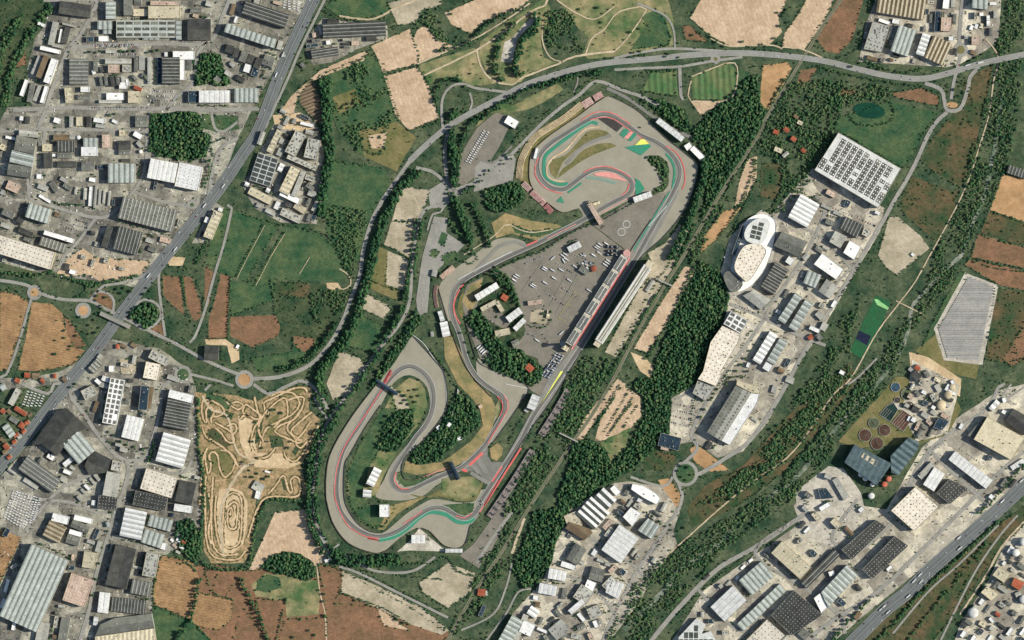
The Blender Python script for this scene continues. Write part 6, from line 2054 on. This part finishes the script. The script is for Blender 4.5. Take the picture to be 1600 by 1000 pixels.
for i,ln in enumerate(WOODS.strip().splitlines()):
    t=ln.split(); dens=float(t[1]); pts=[]
    if t[0]=='w':
        P=pairs([float(q) for q in t[2:]]); xs=[p[0] for p in P]; ys=[p[1] for p in P]; sp=3.7
        gy=min(ys); 
        while gy<max(ys):
            gx=min(xs)
            while gx<max(xs):
                x=gx+R.uniform(-1.5,1.5); y=gy+R.uniform(-1.5,1.5)
                keep=R.random()<dens*.93 if dens>=.85 else (math.sin(x*.11+i)+math.sin(y*.13+x*.05)+math.sin(y*.05-x*.09+2*i))*.25+.5+R.uniform(-.28,.28)<dens
                if keep and inpoly(x,y,P) and free(x,y): pts.append((x,y))
                gx+=sp
            gy+=sp*.92
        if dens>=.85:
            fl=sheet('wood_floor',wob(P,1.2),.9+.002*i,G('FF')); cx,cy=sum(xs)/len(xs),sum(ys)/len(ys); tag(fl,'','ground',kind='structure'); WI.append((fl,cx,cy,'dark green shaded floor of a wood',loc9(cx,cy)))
        cx,cy=sum(xs)/len(xs),sum(ys)/len(ys); o=plant('woodland',pts,'','woodland') if dens>.85 else plant('woodland',pts,'','woodland',.8,1.8,7.0,[0,1,1,2,2,2])
        if o: WI.append((o,cx,cy,'dense dark green wood of merging crowns' if dens>.75 else 'open broken woodland with gaps',loc9(cx,cy)))
    else:
        w=float(t[2]); P=smooth(pairs([float(q) for q in t[3:]]),False,3.3)
        thin=w<=3.5
        for x,y in P:
            nrow=max(1,round(w/(2.6 if w>=12 else 3.6)))
            for q in range(nrow):
                if R.random()<dens:
                    xx=x+R.uniform(-w/2+1.2,w/2-1.2) if not thin else x+R.uniform(-.5,.5); yy=y+R.uniform(-w/2+1.2,w/2-1.2) if not thin else y+R.uniform(-.5,.5)
                    if free(xx,yy): pts.append((xx,yy))
        cx,cy=P[len(P)//2]; o=plant('hedgerow_trees',pts,'','tree belt',1.7 if (t[0]=='b' and w>=8 and dens==1) else .9,2.4 if w<7 else 3.4 if w<12 else 4.0,4.4 if w<7 else 6.2 if w<12 else 8.0)
        if o: WI.append((o,cx,cy,'narrow tree belt' if w>3.5 else 'thin green hedge line',loc9(cx,cy)))
    NT+=len(pts)
rankify(WI,None)
print('trees',NT,'objects',len(bpy.data.objects))
rankify(BITEMS,None)
# shrubs scattered over scrub
pts=[]
for ln in AREAS.strip().splitlines():
    t=ln.split()
    if t[0] in 'KMO' or (t[0]=='L'):
        P=pairs([float(q) for q in t[1:]]); xs=[p[0] for p in P]; ys=[p[1] for p in P]; A=abs(area(P))
        for _ in range(int(A/(60 if t[0] in 'KM' else 240))):
            x,y=R.uniform(min(xs),max(xs)),R.uniform(min(ys),max(ys))
            if inpoly(x,y,P) and free(x,y): pts.append((x,y))
for r in ROADP: # verge bushes
    if r[0] in 'rmaw':
        for x,y in r[2]:
            for s in (-1,1):
                if R.random()<.42:
                    xx=x+s*(r[1]/2+R.uniform(2,5)); yy=y+R.uniform(-3,3)
                    if free(xx,yy): pts.append((xx,yy))
for ln in AREAS.strip().splitlines(): # weedy margins and bushes along the field edges
    t=ln.split()
    if t[0] in 'GSFBMTJZV':
        P=pairs([float(q) for q in t[1:]])
        for a_,b_ in zip(P,P[1:]+P[:1]):
            L_=math.dist(a_,b_); dn=R.choice((.1,.35,.6,.8))
            for s_ in range(int(L_/2.4)):
                if R.random()<dn:
                    q=(s_+R.random())/max(1,int(L_/2.4)); x=a_[0]+(b_[0]-a_[0])*q+R.uniform(-1.2,1.2); y=a_[1]+(b_[1]-a_[1])*q+R.uniform(-1.2,1.2)
                    if free(x,y): pts.append((x,y))
for _ in range(21000):
    x,y=R.uniform(0,1600),R.uniform(0,1000)
    if math.sin(x*.07)+math.sin(y*.06+x*.03)+R.uniform(-1.2,1.2)>-.1 and free(x,y) and topz(x,y)==0: pts.append((x,y))
plant('scattered_shrubs',pts,'small round shrubs sprinkled over verges, scrub and dry lawns','shrubs',.7,1.2,4.6)
tp_=[]
R3=random.Random(21)
for P in BFOOT: # trees and hedges along building plots
    if R3.random()<.45:
        n_=len(P); i=R3.randrange(n_); a_,b_=P[i],P[(i+1)%n_]; L_=math.dist(a_,b_)
        if L_<7: continue
        cx=sum(p[0] for p in P)/n_; cy=sum(p[1] for p in P)/n_; mx,my=(a_[0]+b_[0])/2-cx,(a_[1]+b_[1])/2-cy; ml=math.hypot(mx,my) or 1
        for s_ in range(int(L_/2.8)):
            q=(s_+.5)/int(L_/2.8); x=a_[0]+(b_[0]-a_[0])*q+mx/ml*R3.uniform(3,6); y=a_[1]+(b_[1]-a_[1])*q+my/ml*R3.uniform(3,6)
            if free(x,y) and free(x+1.5,y) and free(x-1.5,y) and R3.random()<.8: tp_.append((x,y))
plant('plot_shrubbery',tp_,'green trees and hedging planted along the plots of the estates','shrubbery',1.0,1.6,5.0)
# yard clutter: stacked goods lying about the estates
v=[];f=[];mi=[]
cm=[rmat(q) for q in ('white_a','pale_b','dark_a','brown_a','blue_a','cream_a')]
for ln in AREAS.strip().splitlines():
    t=ln.split()
    if t[0] not in 'Yy': continue
    P=pairs([float(q) for q in t[1:]]); xs=[p[0] for p in P]; ys=[p[1] for p in P]
    for _ in range(int(abs(area(P))/95)):
        x,y=R.uniform(min(xs),max(xs)),R.uniform(min(ys),max(ys))
        if inpoly(x,y,P) and free(x,y) :
            wx,wy=W(x,y); box(v,f,wx,wy,topz(x,y),R.uniform(1.2,6),R.uniform(1,2.8),R.uniform(.6,2.6),R.choice((.3,.35,1.9,.9,2.4)),mi,R.choices(range(6),[3,3,4,2,1,2])[0])
o=link('stored_goods',mesh('stored_goods',v,f,cm,mi)); tag(o,'countless crates, skips and goods lying about the estate yards','yard clutter',kind='stuff')
# ================= light and camera
sc=bpy.context.scene
w=bpy.data.worlds.new('World'); sc.world=w; w.use_nodes=True; nt=w.node_tree
sky=nt.nodes.new('ShaderNodeTexSky'); sky.sky_type='NISHITA'; sky.sun_disc=False; sky.sun_elevation=math.radians(34); sky.sun_rotation=math.radians(87)
nt.links.new(sky.outputs[0],nt.nodes['Background'].inputs[0]); nt.nodes['Background'].inputs[1].default_value=.092
sd=bpy.data.lights.new('sun','SUN'); sd.energy=4.6; sd.angle=math.radians(.5); sd.color=(1,.955,.88); so=bpy.data.objects.new('sun',sd); C.objects.link(so); so.rotation_euler=(0,math.radians(56),math.radians(3))
cd=bpy.data.cameras.new('camera'); co=bpy.data.objects.new('camera',cd); C.objects.link(co); co.location=(0,0,9000); cd.lens=36*9000/2800; cd.sensor_width=36; cd.clip_start=10; cd.clip_end=40000; sc.camera=co
sc.view_settings.view_transform='Standard'; sc.view_settings.look='None'; sc.view_settings.exposure=.74; sc.view_settings.gamma=1
sc.cycles.max_bounces=4; sc.cycles.diffuse_bounces=2
